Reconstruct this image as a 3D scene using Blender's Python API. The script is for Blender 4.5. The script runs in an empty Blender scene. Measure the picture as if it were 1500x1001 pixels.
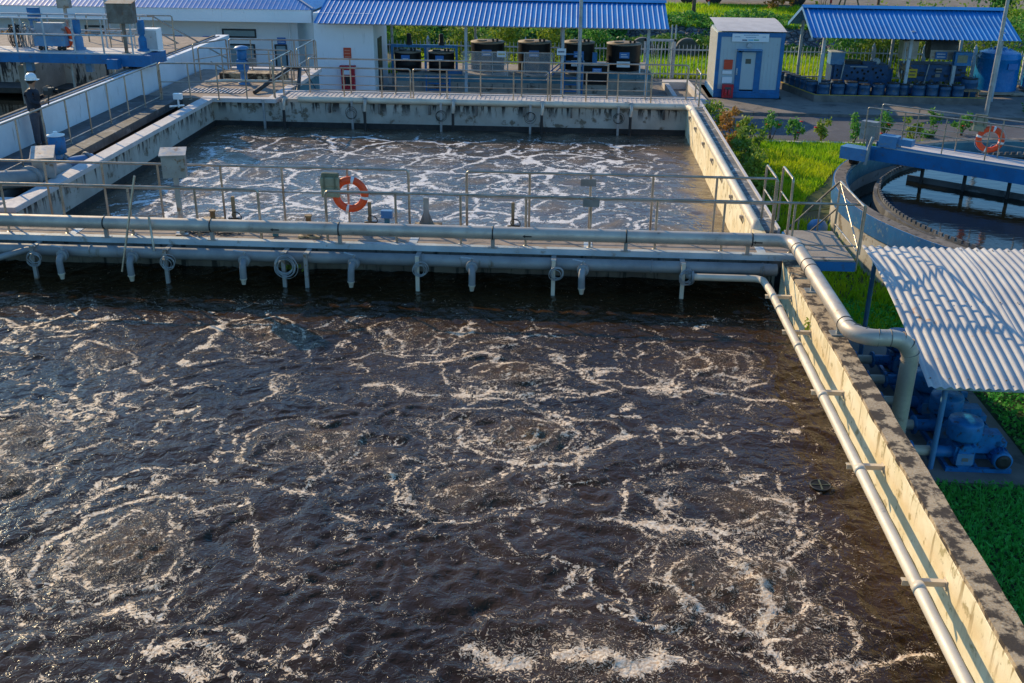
import bpy, math, random
import numpy as np
from math import sin, cos, pi, radians, sqrt, atan2
from mathutils import Vector, Matrix
random.seed(7)
rng = np.random.default_rng(11)
S = bpy.context.scene
COL = S.collection

# ------------------------------------------------------------------ camera
F, PIT, YAW, ROL, HC = 1506.7, radians(23.3636), radians(-2.9674), radians(-0.6344), 6.0
fw = Vector((sin(YAW) * cos(PIT), cos(YAW) * cos(PIT), -sin(PIT)))
rt = Vector((cos(YAW), -sin(YAW), 0))
dn = fw.cross(rt)
R2 = rt * cos(ROL) + dn * sin(ROL)
D2 = -rt * sin(ROL) + dn * cos(ROL)
cd = bpy.data.cameras.new("camera"); cam = bpy.data.objects.new("camera", cd); COL.objects.link(cam)
cd.sensor_width = 36; cd.lens = 36 * F / 1500; cd.clip_end = 3000; cd.clip_start = .05
m3 = Matrix((R2, -D2, -fw)).transposed()
cam.matrix_world = Matrix.Translation((0, 0, HC)) @ m3.to_4x4()
S.camera = cam

def ray(px, py):
    return R2 * (px - 750) + D2 * (py - 500.5) + fw * F
def at(px, py, z=0.0):                       # survey point: photo pixel -> point on the level z
    d = ray(px, py); t = (z - HC) / d.z
    return Vector((d.x * t, d.y * t, z))
def atY(px, py, Y):
    d = ray(px, py); t = Y / d.y
    return Vector((d.x * t, Y, HC + d.z * t))
def atX(px, py, X):
    d = ray(px, py); t = X / d.x
    return Vector((X, d.y * t, HC + d.z * t))

# ------------------------------------------------------------------ light
SUN_EL, SUN_ROT = 26, -44
W = bpy.data.worlds.new("World"); S.world = W; W.use_nodes = True
wn, wl = W.node_tree.nodes, W.node_tree.links
sky = wn.new('ShaderNodeTexSky'); sky.sky_type = 'NISHITA'; sky.sun_disc = False
sky.sun_elevation = radians(SUN_EL); sky.sun_rotation = radians(SUN_ROT)
sky.air_density = 1.3; sky.dust_density = 0.4; sky.ozone_density = 3.0
hs = wn.new('ShaderNodeMix'); hs.data_type = 'RGBA'; hs.blend_type = 'MULTIPLY'; hs.inputs[0].default_value = 1; hs.inputs[7].default_value = (.60, .99, 1.30, 1)
wl.new(sky.outputs[0], hs.inputs[6]); wl.new(hs.outputs[2], wn['Background'].inputs[0])
wn['Background'].inputs[1].default_value = 0.155
ld = bpy.data.lights.new("sun", 'SUN'); ld.energy = 5.0; ld.angle = radians(.5); ld.color = (1, .77, .45)
lo = bpy.data.objects.new("sun", ld); COL.objects.link(lo)
e, r = radians(SUN_EL), radians(SUN_ROT)
sd = Vector((sin(r) * cos(e), cos(r) * cos(e), sin(e)))
lo.rotation_euler = sd.to_track_quat('Z', 'Y').to_euler()
S.view_settings.view_transform = 'Standard'; S.view_settings.look = 'None'; S.view_settings.exposure = 0
S.cycles.use_denoising = True
S.cycles.max_bounces = 6; S.cycles.transparent_max_bounces = 6
S.cycles.sample_clamp_indirect = 3.0; S.cycles.sample_clamp_direct = 12.0

# ------------------------------------------------------------------ materials
class NT:
    def __init__(s, name):
        s.m = bpy.data.materials.new(name); s.m.use_nodes = True
        s.n, s.l = s.m.node_tree.nodes, s.m.node_tree.links
        s.b = s.n['Principled BSDF']
        s.geo = s.n.new('ShaderNodeNewGeometry'); s.pos = s.geo.outputs['Position']
    def noise(s, scale, detail=5, rough=.55, vec=None, dist=0):
        n = s.n.new('ShaderNodeTexNoise'); n.inputs['Scale'].default_value = scale
        n.inputs['Detail'].default_value = detail; n.inputs['Roughness'].default_value = rough
        n.inputs['Distortion'].default_value = dist
        s.l.new(vec or s.pos, n.inputs['Vector']); return n.outputs['Fac']
    def vor(s, scale, feat='F1', vec=None, out='Distance'):
        n = s.n.new('ShaderNodeTexVoronoi'); n.inputs['Scale'].default_value = scale; n.feature = feat
        s.l.new(vec or s.pos, n.inputs['Vector']); return n.outputs[out]
    def scale(s, v):
        n = s.n.new('ShaderNodeVectorMath'); n.operation = 'MULTIPLY'; s.l.new(s.pos, n.inputs[0]); n.inputs[1].default_value = v
        return n.outputs[0]
    def ramp(s, fac, a, b, va=0., vb=1.):
        n = s.n.new('ShaderNodeMapRange'); n.interpolation_type = 'SMOOTHSTEP'
        s.l.new(fac, n.inputs['Value'])
        for i, v in zip(('From Min', 'From Max', 'To Min', 'To Max'), (a, b, va, vb)): n.inputs[i].default_value = v
        return n.outputs['Result']
    def math(s, op, a, b=None, c=None):
        n = s.n.new('ShaderNodeMath'); n.operation = op
        for i, v in enumerate((a, b, c)):
            if v is None: continue
            if isinstance(v, (int, float)): n.inputs[i].default_value = v
            else: s.l.new(v, n.inputs[i])
        return n.outputs[0]
    def mix(s, fac, a, b):
        n = s.n.new('ShaderNodeMix'); n.data_type = 'RGBA'
        for i, v in ((0, fac), (6, a), (7, b)):
            if isinstance(v, (int, float)): n.inputs[i].default_value = v
            elif isinstance(v, tuple): n.inputs[i].default_value = (*v, 1)
            else: s.l.new(v, n.inputs[i])
        return n.outputs[2]
    def set(s, k, v):
        i = s.b.inputs[k]
        if isinstance(v, (int, float)): i.default_value = v
        elif isinstance(v, tuple): i.default_value = (*v, 1)
        else: s.l.new(v, i)
    def bump(s, h, strength, dist=.01, nrm=None):
        n = s.n.new('ShaderNodeBump'); n.inputs['Strength'].default_value = strength; n.inputs['Distance'].default_value = dist
        s.l.new(h, n.inputs['Height'])
        if nrm: s.l.new(nrm, n.inputs['Normal'])
        s.l.new(n.outputs[0], s.b.inputs['Normal']); return n.outputs[0]
    def attr(s, name):
        n = s.n.new('ShaderNodeAttribute'); n.attribute_name = name; return n.outputs['Fac']
    def z(s):
        n = s.n.new('ShaderNodeSeparateXYZ'); s.l.new(s.pos, n.inputs[0]); return n.outputs

def mat(name, c, c2=None, sc=3, rough=.6, metal=0, bump=.0, bsc=50, spot=None, spotsc=8, spotr=(.56, .66), drip=None, dripz=None, dripr=(.52, .66), fine=None, spec=.5):
    t = NT(name); col = c
    if c2: col = t.mix(t.ramp(t.noise(sc, 7, .6), .35, .65), c, c2)
    if fine: col = t.mix(t.ramp(t.noise(bsc, 4, .7), .4, .7), col, fine)
    if spot: col = t.mix(t.ramp(t.noise(spotsc, 8, .65), *spotr), col, spot)
    if drip:
        d = t.ramp(t.noise(1, 6, .6, t.scale((7, 7, .9))), *dripr)
        if dripz: d = t.math('MULTIPLY', d, t.ramp(t.z()[2], dripz[0], dripz[1]))
        col = t.mix(d, col, drip)
    t.set('Base Color', col); t.set('Metallic', metal); t.set('Specular IOR Level', spec)
    t.set('Roughness', t.ramp(t.noise(sc * 3 + 2, 4), .2, .8, max(.05, rough - .12), min(1, rough + .12)))
    if bump: t.bump(t.noise(bsc, 5, .6), bump)
    return t.m

M = {}
M['conc'] = mat('weathered_concrete', (.36, .31, .26), (.25, .215, .18), 1.7, .85, bump=.5, bsc=35, spot=(.09, .075, .06), spotsc=2.6, fine=(.3, .26, .21))
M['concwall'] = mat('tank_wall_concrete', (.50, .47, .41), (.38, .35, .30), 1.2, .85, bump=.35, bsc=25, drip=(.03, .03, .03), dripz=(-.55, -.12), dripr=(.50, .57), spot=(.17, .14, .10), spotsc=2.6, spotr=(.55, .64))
M['wallcap'] = mat('mottled_wall_top', (.52, .37, .21), (.30, .20, .11), 2.2, .9, bump=.6, bsc=40, spot=(.055, .038, .025), spotsc=3.4, spotr=(.46, .55), fine=(.52, .43, .30))
M['capdark'] = mat('lichened_wall_top', (.2, .2, .19), (.1, .1, .1), 3, .9, bump=.5, bsc=40, spot=(.5, .49, .46), spotsc=5, spotr=(.55, .62))
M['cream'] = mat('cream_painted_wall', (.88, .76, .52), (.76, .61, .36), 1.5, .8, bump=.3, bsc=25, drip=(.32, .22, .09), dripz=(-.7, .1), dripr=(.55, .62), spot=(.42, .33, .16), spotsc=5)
M['coping'] = mat('light_coping', (.62, .58, .56), (.5, .47, .46), 2, .8, bump=.3, bsc=40, fine=(.52, .49, .47))
M['lip'] = mat('painted_lip', (.48, .53, .56), (.36, .40, .43), 1.5, .6, bump=.2, spot=(.28, .25, .22), spotsc=4)
M['deckc'] = mat('deck_concrete', (.33, .26, .21), (.24, .19, .15), 2.5, .9, bump=.5, bsc=45, spot=(.13, .11, .1), spotsc=3.5)
M['slab'] = mat('shade_toned_slab', (.11, .11, .11), (.06, .06, .06), 1.5, .75, bump=.4, bsc=30, spot=(.2, .2, .2), spotsc=2.2)  # base tone lowered to hold the shade over the side walkway
M['underside'] = mat('stained_shade_dark_beam', (.12, .10, .085), (.2, .17, .14), 2, .9, bump=.4, bsc=30, drip=(.03, .028, .025))  # stains and drips, base darkened further for shade under the deck
M['whitewall'] = mat('white_painted_wall', (.74, .79, .84), (.64, .69, .74), .9, .7, bump=.15, drip=(.3, .31, .3), dripr=(.62, .75), spot=(.3, .3, .3), spotsc=9, spotr=(.68, .73))
M['white'] = mat('white_render', (.90, .91, .92), (.85, .86, .87), .6, .75, bump=.1, drip=(.55, .55, .53), dripr=(.6, .8))
M['steel'] = mat('stainless_steel', (.46, .40, .33), (.32, .26, .2), 3, .36, metal=.7, spot=(.22, .14, .08), spotsc=9, spotr=(.62, .72))
M['steelpipe'] = mat('brushed_steel_pipe', (.58, .50, .41), (.42, .36, .30), 2, .5, metal=.4, bump=.05, spot=(.24, .18, .13), spotsc=4, spotr=(.62, .75))
M['pipe_grey'] = mat('grey_header_pipe', (.30, .30, .29), (.21, .21, .21), 1.5, .6, metal=.2, drip=(.17, .14, .1), dripr=(.6, .75))
M['pipe_cream'] = mat('grey_white_pipe', (.70, .60, .46), (.58, .49, .37), 1.8, .5, metal=.1, spot=(.3, .27, .22), spotsc=7, spotr=(.62, .72))
M['galv'] = mat('galvanised_metal', (.42, .43, .43), (.3, .31, .31), 4, .5, metal=.6, spot=(.2, .14, .1), spotsc=6, spotr=(.6, .7))
M['cabinet'] = mat('cabinet_steel', (.40, .38, .36), (.3, .28, .26), 3, .45, metal=.5, spot=(.24, .15, .09), spotsc=5)
M['rust'] = mat('rusty_cabinet', (.22, .2, .17), (.14, .11, .09), 4, .6, metal=.3, spot=(.2, .08, .035), spotsc=5)
M['blue'] = mat('blue_paint', (.006, .15, .38), (.008, .12, .30), 3, .5, spot=(.04, .1, .2), spotsc=8)
M['bluem'] = mat('machine_blue', (.012, .20, .48), (.012, .14, .34), 5, .45, bump=.1, spot=(.05, .06, .09), spotsc=10)
M['bluelight'] = mat('light_blue_paint', (.10, .26, .46), (.08, .2, .38), 3, .5, spot=(.2, .25, .3), spotsc=8)
M['roofblue'] = mat('blue_roof_sheet', (.005, .21, .55), (.006, .16, .44), .7, .5, metal=.0, fine=(.015, .18, .5), spec=.35, spot=(.06, .2, .42), spotsc=1.6, spotr=(.55, .75))
M['teal'] = mat('teal_paint', (.07, .2, .25), (.05, .15, .2), 1.5, .7, spot=(.16, .25, .28), spotsc=5)
M['tealrim'] = mat('blue_band_paint', (.008, .13, .32), (.008, .10, .26), 2, .6, spot=(.12, .2, .26), spotsc=6)
M['black'] = mat('black_plastic', (.008, .008, .009), (.012, .012, .012), 2, .5, spec=.2)
M['tanlid'] = mat('dusty_tank_lid', (.30, .25, .2), (.22, .18, .14), 3, .7, bump=.2)
M['drum'] = mat('blue_drum_plastic', (.015, .085, .19), (.012, .055, .11), 3, .45, spot=(.1, .12, .13), spotsc=8)
M['bluetank'] = mat('blue_tank_plastic', (.008, .19, .50), (.008, .15, .40), 1.5, .25)
M['orange'] = mat('lifebuoy_orange', (.85, .085, .012), (.75, .07, .012), 6, .5)
M['reflect'] = mat('white_tape', (.75, .74, .72), None, 3, .5)
M['red'] = mat('red_paint', (.5, .015, .03), (.42, .012, .025), 4, .5)
M['redsign'] = mat('red_sign', (.6, .06, .02), None, 4, .5)
M['dark'] = mat('dark_rubber', (.015, .015, .016), (.03, .028, .027), 6, .6)
M['yellow'] = mat('yellow_paint', (.65, .42, .02), (.5, .33, .02), 5, .6)
M['glass'] = mat('dark_glass', (.05, .08, .09), None, 4, .1, spec=.7)
M['glass_l'] = mat('pale_window_glass', (.32, .42, .44), (.26, .36, .38), 1, .15, spec=.7)
M['frame'] = mat('dark_window_frame', (.03, .04, .045), None, 4, .4)
M['olive'] = mat('olive_canvas', (.16, .17, .11), (.12, .13, .08), 12, .85, bump=.3)
M['khaki'] = mat('khaki_canvas', (.30, .30, .20), (.24, .24, .16), 12, .85, bump=.3)
M['wood'] = mat('rough_wood', (.3, .2, .1), (.2, .13, .07), 8, .8, bump=.3)
M['asphalt'] = mat('road_asphalt', (.10, .10, .11), (.075, .075, .085), .8, .85, bump=.4, bsc=60, spot=(.14, .135, .13), spotsc=1.2)
M['pave'] = mat('concrete_pavement', (.24, .21, .18), (.17, .15, .13), 1, .9, bump=.4, bsc=30, spot=(.10, .09, .08), spotsc=1.5)
M['kerb'] = mat('kerb_concrete', (.2, .18, .16), (.13, .12, .11), 2, .9, bump=.3)
M['soil'] = mat('bare_soil', (.30, .20, .12), (.2, .13, .08), 3, .95, bump=.6, bsc=20)
M['grate'] = mat('grating_pale', (.62, .56, .52), (.5, .45, .42), 2, .7, fine=(.4, .36, .33), bsc=80)
M['skin'] = mat('skin', (.36, .19, .12), None, 3, .55)
M['jacket'] = mat('dark_jacket', (.008, .014, .028), (.014, .02, .035), 12, .8, bump=.3)
M['trousers'] = mat('grey_trousers', (.08, .075, .09), (.06, .055, .07), 9, .85, bump=.3)
M['helmet'] = mat('white_helmet', (.78, .8, .8), None, 3, .3)
M['hair'] = mat('dark_hair', (.01, .009, .008), None, 3, .7)
M['bark'] = mat('tree_bark', (.16, .11, .07), (.09, .06, .04), 6, .9, bump=.6, bsc=30)
M['stone'] = None
M['signblue'] = mat('blue_sign', (.03, .17, .48), None, 3, .5)
M['signwhite'] = mat('white_sign', (.72, .76, .8), None, 3, .5)
M['signgrey'] = mat('grey_plate', (.26, .25, .24), (.2, .19, .18), 5, .5, metal=.4)
M['redink'] = mat('pale_red_lettering', (.75, .3, .2), None, 3, .5)
M['mdark'] = mat('dark_machine_blue', (.006, .07, .19), (.006, .045, .12), 6, .55, bump=.15, spot=(.03, .028, .03), spotsc=9)
M['ink'] = mat('dark_lettering', (.02, .04, .1), None, 3, .6)
M['arrow'] = mat('pipe_arrow', (.015, .012, .012), None, 3, .6)
M['green_sign'] = mat('green_sign_patch', (.05, .3, .2), None, 3, .6)
M['cyan_sign'] = mat('cyan_sign_patch', (.05, .4, .6), None, 3, .6)
M['turq'] = mat('dark_launder', (.03, .035, .035), (.06, .06, .055), 4, .8, bump=.3)
M['moss'] = mat('wet_wall_edge', (.10, .13, .09), (.06, .06, .03), 14, .6, bump=.4)
M['kiosk'] = mat('kiosk_panel_shaded', (.42, .5, .53), (.38, .46, .5), .8, .5)  # front walls: shade put into the blue grey tone
M['kiosk_lit'] = mat('kiosk_panel_sunlit', (.68, .66, .58), (.62, .6, .52), .8, .5)  # left wall: sunlight put into the cream tone
M['tarp'] = mat('truck_cab_white', (.6, .62, .64), None, 2, .4)
M['canopyroof'] = mat('pale_corrugated_sheet', (.54, .52, .49), (.40, .39, .39), 1.1, .55, metal=.1, spot=(.40, .22, .12), spotsc=3.2, spotr=(.60, .74), fine=(.47, .45, .42), bump=.05)
M['stonewall'] = None

def leafmat(name, a, b, c, sc=6, trans=.35, zc=None):
    t = NT(name)
    col = t.mix(t.ramp(t.noise(sc, 3), .35, .65), a, b)
    col = t.mix(t.ramp(t.noise(.45, 4, .6), .42, .62), col, c)
    t.set('Base Color', col); t.set('Roughness', .6)
    tr = t.n.new('ShaderNodeBsdfTranslucent'); t.l.new(col, tr.inputs['Color'])
    mx = t.n.new('ShaderNodeMixShader'); mx.inputs[0].default_value = trans
    t.l.new(t.b.outputs[0], mx.inputs[1]); t.l.new(tr.outputs[0], mx.inputs[2])
    t.l.new(mx.outputs[0], t.n['Material Output'].inputs['Surface'])
    return t.m
M['grass'] = leafmat('sunlit_grass', (.33, .54, .010), (.20, .44, .010), (.47, .56, .012), 5, .5)
M['ground_leaf'] = leafmat('ground_cover_leaf', (.06, .42, .06), (.10, .55, .07), (.11, .45, .06), 9, .45)
M['leaf'] = leafmat('shrub_leaf', (.08, .26, .04), (.14, .34, .05), (.10, .28, .04), 8, .4)
M['leafy'] = leafmat('yellow_green_leaf', (.20, .30, .03), (.30, .38, .04), (.14, .24, .03), 6, .45)
M['leafred'] = leafmat('red_leaf', (.38, .15, .04), (.24, .24, .04), (.40, .20, .05), 9, .4)
M['leafdark'] = leafmat('dark_leaf', (.03, .12, .03), (.05, .17, .035), (.12, .24, .03), 4, .3)
M['flower'] = mat('red_flower', (.7, .02, .02), None, 3, .6)
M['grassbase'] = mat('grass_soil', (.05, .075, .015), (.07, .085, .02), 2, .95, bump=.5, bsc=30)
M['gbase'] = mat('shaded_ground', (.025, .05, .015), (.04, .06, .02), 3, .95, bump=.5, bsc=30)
t = NT('riprap_stone')
cr = t.vor(2.6, 'F1', out='Color'); sp = t.n.new('ShaderNodeSeparateColor'); t.l.new(cr, sp.inputs[0])
ed = t.vor(2.6, 'DISTANCE_TO_EDGE')
col = t.mix(sp.outputs[0], (.10, .10, .11), (.24, .23, .22))
col = t.mix(t.ramp(ed, .0, .1), (.015, .015, .018), col)
t.set('Base Color', col); t.set('Roughness', .9); t.bump(t.ramp(ed, 0, .25), 1.0, .15); M['riprap'] = t.m
# clear plastic panels
t = NT('clear_panel'); t.set('Base Color', (.8, .85, .88)); t.set('Roughness', .15); t.set('Alpha', .13); M['clear'] = t.m

# ------------------------------------------------------------------ mesh builder
class MB:
    def __init__(s): s.v = []; s.f = []; s.sm = []
    def add(s, vs, fs, smooth=False):
        k = len(s.v); s.v += [tuple(v) for v in vs]
        for f in fs: s.f.append(tuple(i + k for i in f)); s.sm.append(smooth)
        return s
    def box(s, a, b, rot=None, c=None, bev=0):
        x0, y0, z0 = a; x1, y1, z1 = b
        vs = [Vector((x, y, z)) for x in (x0, x1) for y in (y0, y1) for z in (z0, z1)]
        if rot: 
            cc = Vector(c) if c else (Vector(a) + Vector(b)) / 2
            vs = [cc + rot @ (v - cc) for v in vs]
        return s.add(vs, [(0, 1, 3, 2), (4, 6, 7, 5), (0, 4, 5, 1), (2, 3, 7, 6), (0, 2, 6, 4), (1, 5, 7, 3)])
    def cbox(s, c, d, rz=0, rot=None):
        c = Vector(c); h = Vector(d) / 2
        return s.box(c - h, c + h, rot or (Matrix.Rotation(rz, 3, 'Z') if rz else None), c)
    def prism(s, poly, z0, z1):
        n = len(poly); vs = [(x, y, z0) for x, y in poly] + [(x, y, z1) for x, y in poly]
        fs = [tuple(range(n))[::-1], tuple(range(n, 2 * n))] + [(i, (i + 1) % n, n + (i + 1) % n, n + i) for i in range(n)]
        return s.add(vs, fs)
    def tube(s, pts, r, seg=8, cap=True, smooth=True):
        pts = [Vector(p) for p in pts]; n = len(pts)
        rs = r if isinstance(r, (list, tuple)) else [r] * n
        tg = [(pts[min(i + 1, n - 1)] - pts[max(i - 1, 0)]).normalized() for i in range(n)]
        u = tg[0].orthogonal().normalized(); vs = []
        for i in range(n):
            if i: 
                u = (u - tg[i] * u.dot(tg[i]))
                u = u.normalized() if u.length > 1e-6 else tg[i].orthogonal().normalized()
            w = tg[i].cross(u)
            vs += [pts[i] + (u * cos(2 * pi * k / seg) + w * sin(2 * pi * k / seg)) * rs[i] for k in range(seg)]
        fs = [(i * seg + k, i * seg + (k + 1) % seg, (i + 1) * seg + (k + 1) % seg, (i + 1) * seg + k) for i in range(n - 1) for k in range(seg)]
        s.add(vs, fs, smooth)
        if cap:
            s.add(vs[:seg], [tuple(range(seg))[::-1]]); s.add(vs[-seg:], [tuple(range(seg))])
        return s
    def lathe(s, c, prof, seg=24, axis='Z', smooth=True):
        c = Vector(c); vs = []
        for rr, h in prof:
            for k in range(seg):
                a = 2 * pi * k / seg; p = (rr * cos(a), rr * sin(a), h)
                if axis == 'X': p = (h, rr * cos(a), rr * sin(a))
                if axis == 'Y': p = (rr * cos(a), h, rr * sin(a))
                vs.append(c + Vector(p))
        n = len(prof)
        fs = [(i * seg + k, i * seg + (k + 1) % seg, (i + 1) * seg + (k + 1) % seg, (i + 1) * seg + k) for i in range(n - 1) for k in range(seg)]
        if axis in 'Y': fs = [f[::-1] for f in fs]
        s.add(vs, fs, smooth)
        s.add(vs[:seg], [tuple(range(seg))[::-1]]); s.add(vs[-seg:], [tuple(range(seg))]); return s
    def torus(s, c, R, r, nrm=(0, 1, 0), seg=36, rs=10, a0=0, a1=2 * pi, flat=1):
        c = Vector(c); n = Vector(nrm).normalized(); u = n.orthogonal().normalized(); w = n.cross(u); vs = []
        full = abs(a1 - a0 - 2 * pi) < 1e-6; N = seg if full else seg + 1
        for i in range(N):
            a = a0 + (a1 - a0) * i / seg; d = u * cos(a) + w * sin(a)
            for k in range(rs):
                b = 2 * pi * k / rs; vs.append(c + d * (R + r * cos(b)) + n * (r * sin(b) * flat))
        fs = [(i * rs + k, i * rs + (k + 1) % rs, ((i + 1) % N) * rs + (k + 1) % rs, ((i + 1) % N) * rs + k) for i in range(seg) for k in range(rs)]
        return s.add(vs, fs, True)
    def build(s, name, m, parent=None, smooth=None):
        o0 = parent_world(parent) if parent else Vector((0, 0, 0))
        me = bpy.data.meshes.new(name); me.from_pydata([(v[0] - o0.x, v[1] - o0.y, v[2] - o0.z) for v in s.v], [], s.f)
        me.polygons.foreach_set('use_smooth', s.sm if smooth is None else [smooth] * len(s.f))
        me.materials.append(M[m] if isinstance(m, str) else m); me.update()
        o = bpy.data.objects.new(name, me); COL.objects.link(o)
        if parent: o.parent = parent
        return o
def parent_world(o):
    v = Vector((0, 0, 0))
    while o: v += Vector(o.location); o = o.parent
    return v
def tag(o, label=None, cat=None, group=None, kind=None):
    if label: o['label'] = label
    if cat: o['category'] = cat
    if group: o['group'] = group
    if kind: o['kind'] = kind
    return o
def thing(name, loc, label, cat, group=None):
    o = bpy.data.objects.new(name, None); COL.objects.link(o); o.location = loc; o.empty_display_size = .2
    return tag(o, label, cat, group)
def solo(name, mb, m, label, cat, group=None): return tag(mb.build(name, m), label, cat, group)
def structure(name, mb, m): return tag(mb.build(name, m), kind='structure')
def kids(o, L=[None]): return [c for c in COL.objects if c.parent == o]
def copy_tree(o, parent=None, ch=None):
    c = o.copy(); COL.objects.link(c); c.parent = parent
    for k in list(o.children): copy_tree(k, c)
    return c
ORD = ['first', 'second', 'third', 'fourth', 'fifth', 'sixth', 'seventh', 'eighth', 'ninth', 'tenth', 'eleventh', 'twelfth', 'thirteenth', 'fourteenth', 'fifteenth', 'sixteenth']
def arc(p0, p1, p2, r, n=7):                   # rounded corner points at p1
    p0, p1, p2 = map(Vector, (p0, p1, p2)); a = (p0 - p1).normalized(); b = (p2 - p1).normalized()
    ang = a.angle(b); d = r / math.tan(ang / 2); s0 = p1 + a * d; s1 = p1 + b * d
    ctr = p1 + (a + b).normalized() * (r / sin(ang / 2)); out = []
    for i in range(n + 1):
        f = i / n; v = (s0 - ctr).lerp(s1 - ctr, f).normalized() * r; out.append(ctr + v)
    return out
def rounded(pts, r, n=6):
    out = [Vector(pts[0])]
    for i in range(1, len(pts) - 1): out += arc(pts[i - 1], pts[i], pts[i + 1], r, n)
    return out + [Vector(pts[-1])]

# numpy noise
TAB = rng.random((256, 256))
def vn(x, y, s=0):
    x = x + s * 17.3; y = y + s * 9.1
    xi = np.floor(x).astype(int); yi = np.floor(y).astype(int); fx = x - xi; fy = y - yi
    fx = fx * fx * (3 - 2 * fx); fy = fy * fy * (3 - 2 * fy)
    g = lambda a, b: TAB[a % 256, b % 256]
    return (g(xi, yi) * (1 - fx) + g(xi + 1, yi) * fx) * (1 - fy) + (g(xi, yi + 1) * (1 - fx) + g(xi + 1, yi + 1) * fx) * fy
def fbm(x, y, o=4, s=0, g=.5):
    a = 0; w = 1; t = 0
    for i in range(o):
        a = a + w * vn(x * 2 ** i, y * 2 ** i, s + i * 3); t += w; w *= g
    return a / t

def quads(name, C, U_, V_, m, parent=None, tri=False):
    """many small leaves: centre C, half axes U_, V_ (N,3)"""
    n = len(C); o0 = np.array(parent_world(parent)) if parent else np.zeros(3); C = C - o0
    if tri: P = np.stack([C - U_, C + U_, C + V_], 1); k = 3
    else: P = np.stack([C - U_, C - V_ * .55, C + U_, C + V_ * .55], 1); k = 4
    me = bpy.data.meshes.new(name); me.vertices.add(n * k); me.vertices.foreach_set('co', P.reshape(-1))
    me.loops.add(n * k); me.loops.foreach_set('vertex_index', np.arange(n * k)); me.polygons.add(n)
    me.polygons.foreach_set('loop_start', np.arange(n) * k); me.polygons.foreach_set('loop_total', np.full(n, k))
    me.materials.append(M[m]); me.update(calc_edges=True); me.validate()
    o = bpy.data.objects.new(name, me); COL.objects.link(o)
    if parent: o.parent = parent
    return o
def rdir(n):
    v = rng.normal(size=(n, 3)); return v / np.linalg.norm(v, axis=1)[:, None]
def leaves(name, C, size, m, parent=None, up=0.0):
    n = len(C); a = rdir(n); a[:, 2] *= 1 - up; a /= np.linalg.norm(a, axis=1)[:, None]
    b = np.cross(a, rdir(n)); b /= np.linalg.norm(b, axis=1)[:, None]
    s = size * (0.6 + .8 * rng.random(n))[:, None]
    return quads(name, C, a * s, b * s, m, parent)
def blades(name, X, Y, Z, h, w, m, parent=None, lean=.35):
    n = len(X); a = rng.random(n) * 2 * pi; U_ = np.stack([np.cos(a), np.sin(a), 0 * a], 1) * w
    V_ = np.stack([rng.normal(size=n) * lean, rng.normal(size=n) * lean, np.ones(n)], 1) * (h * (.5 + .8 * rng.random(n)))[:, None]
    return quads(name, np.stack([X, Y, Z], 1), U_, V_, m, parent, tri=True)

# ------------------------------------------------------------------ the ground
def gz(Y):   # level of the yard
    return np.interp(Y, [0, 22, 27, 58.5, 60.5, 62.5, 66, 73, 74, 140, 900], [-2.5, -2.5, -2.0, -2.0, -1.9, -.95, -.75, -.62, -.62, -.6, -.6])
g = MB(); xs = [-400, -60, -30, -15, 0, 15, 30, 60, 400]; ys = [-60, 0, 22, 27, 36, 58.5, 60.5, 62.5, 66, 73, 100, 200, 900]
for j, y in enumerate(ys):
    for x in xs: g.v.append((x, y, float(gz(y))))
for j in range(len(ys) - 1):
    for i in range(len(xs) - 1):
        g.f.append((j * 9 + i, j * 9 + i + 1, j * 9 + i + 10, j * 9 + i + 9)); g.sm.append(False)
t = NT('yard_ground'); zz = t.z()
yy = zz[1]
soilc = t.mix(t.ramp(t.noise(.8, 6), .4, .6), (.05, .075, .018), (.09, .085, .035))
t.set('Base Color', soilc); t.set('Roughness', .95); t.bump(t.noise(20), .6)
structure('ground', g, t.m)
p = MB().box((4.4, 37.3, -2.05), (60, 42.3, -1.994)); structure('road', p, 'asphalt')
p = MB().box((-60, 42.45, -2.05), (60, 50.5, -1.90)); structure('pavement', p, 'pave')
p = MB()
for i in range(28): p.box((4.5 + i * 1.0, 42.28, -2.03), (5.48 + i * 1.0, 42.46, -1.88))
solo('kerb', p, 'kerb', 'worn concrete kerb along the far side of the access road', 'kerb')
p = MB()
for i in range(24): p.box((5.9 + i * 1.0, 37.12, -2.03), (6.88 + i * 1.0, 37.3, -1.93))
solo('kerb', p, 'coping', 'pale low kerb between the sunlit grass and the road', 'kerb')
p = MB().box((-20, 35.2, -2.05), (4.4, 42.5, -1.992)); structure('yard', p, 'pave')
p = MB()
for i in range(60): p.box((-60 + i * 4, 72.6, -.7), (-56.05 + i * 4, 90, -.596))
structure('road_behind', p, 'pave')
p = MB().box((-80, 90.5, -.6), (160, 91, 2.6)); solo('boundary_wall', p, 'slab', 'long dark boundary wall beyond the far road', 'wall')
p = MB().box((-80, 89.4, -.6), (160, 89.6, -.25)); solo('kerb', p, 'coping', 'white strip of kerb under the dark boundary wall', 'kerb')
# stone revetment with a rough surface
p = MB(); nx = 220; ny = 9
for j in range(ny):
    for i in range(nx):
        y = 60.3 + 2.4 * j / (ny - 1); p.v.append((-20 + i * .28, y + random.uniform(-.08, .08), float(gz(y)) + .06 + random.uniform(-.05, .14)))
for j in range(ny - 1):
    for i in range(nx - 1): p.f.append((j * nx + i, j * nx + i + 1, (j + 1) * nx + i + 1, (j + 1) * nx + i)); p.sm.append(False)
structure('stone_bank', p, 'riprap')
# dirt path round the clarifier
p = MB().prism([(at(*a, -2.2).x, at(*a, -2.2).y) for a in ((1224, 256), (1205, 282), (1185, 300), (1172, 335), (1210, 345), (1260, 300))], -2.5, -2.02)
structure('dirt_path', p, 'soil')

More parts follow.
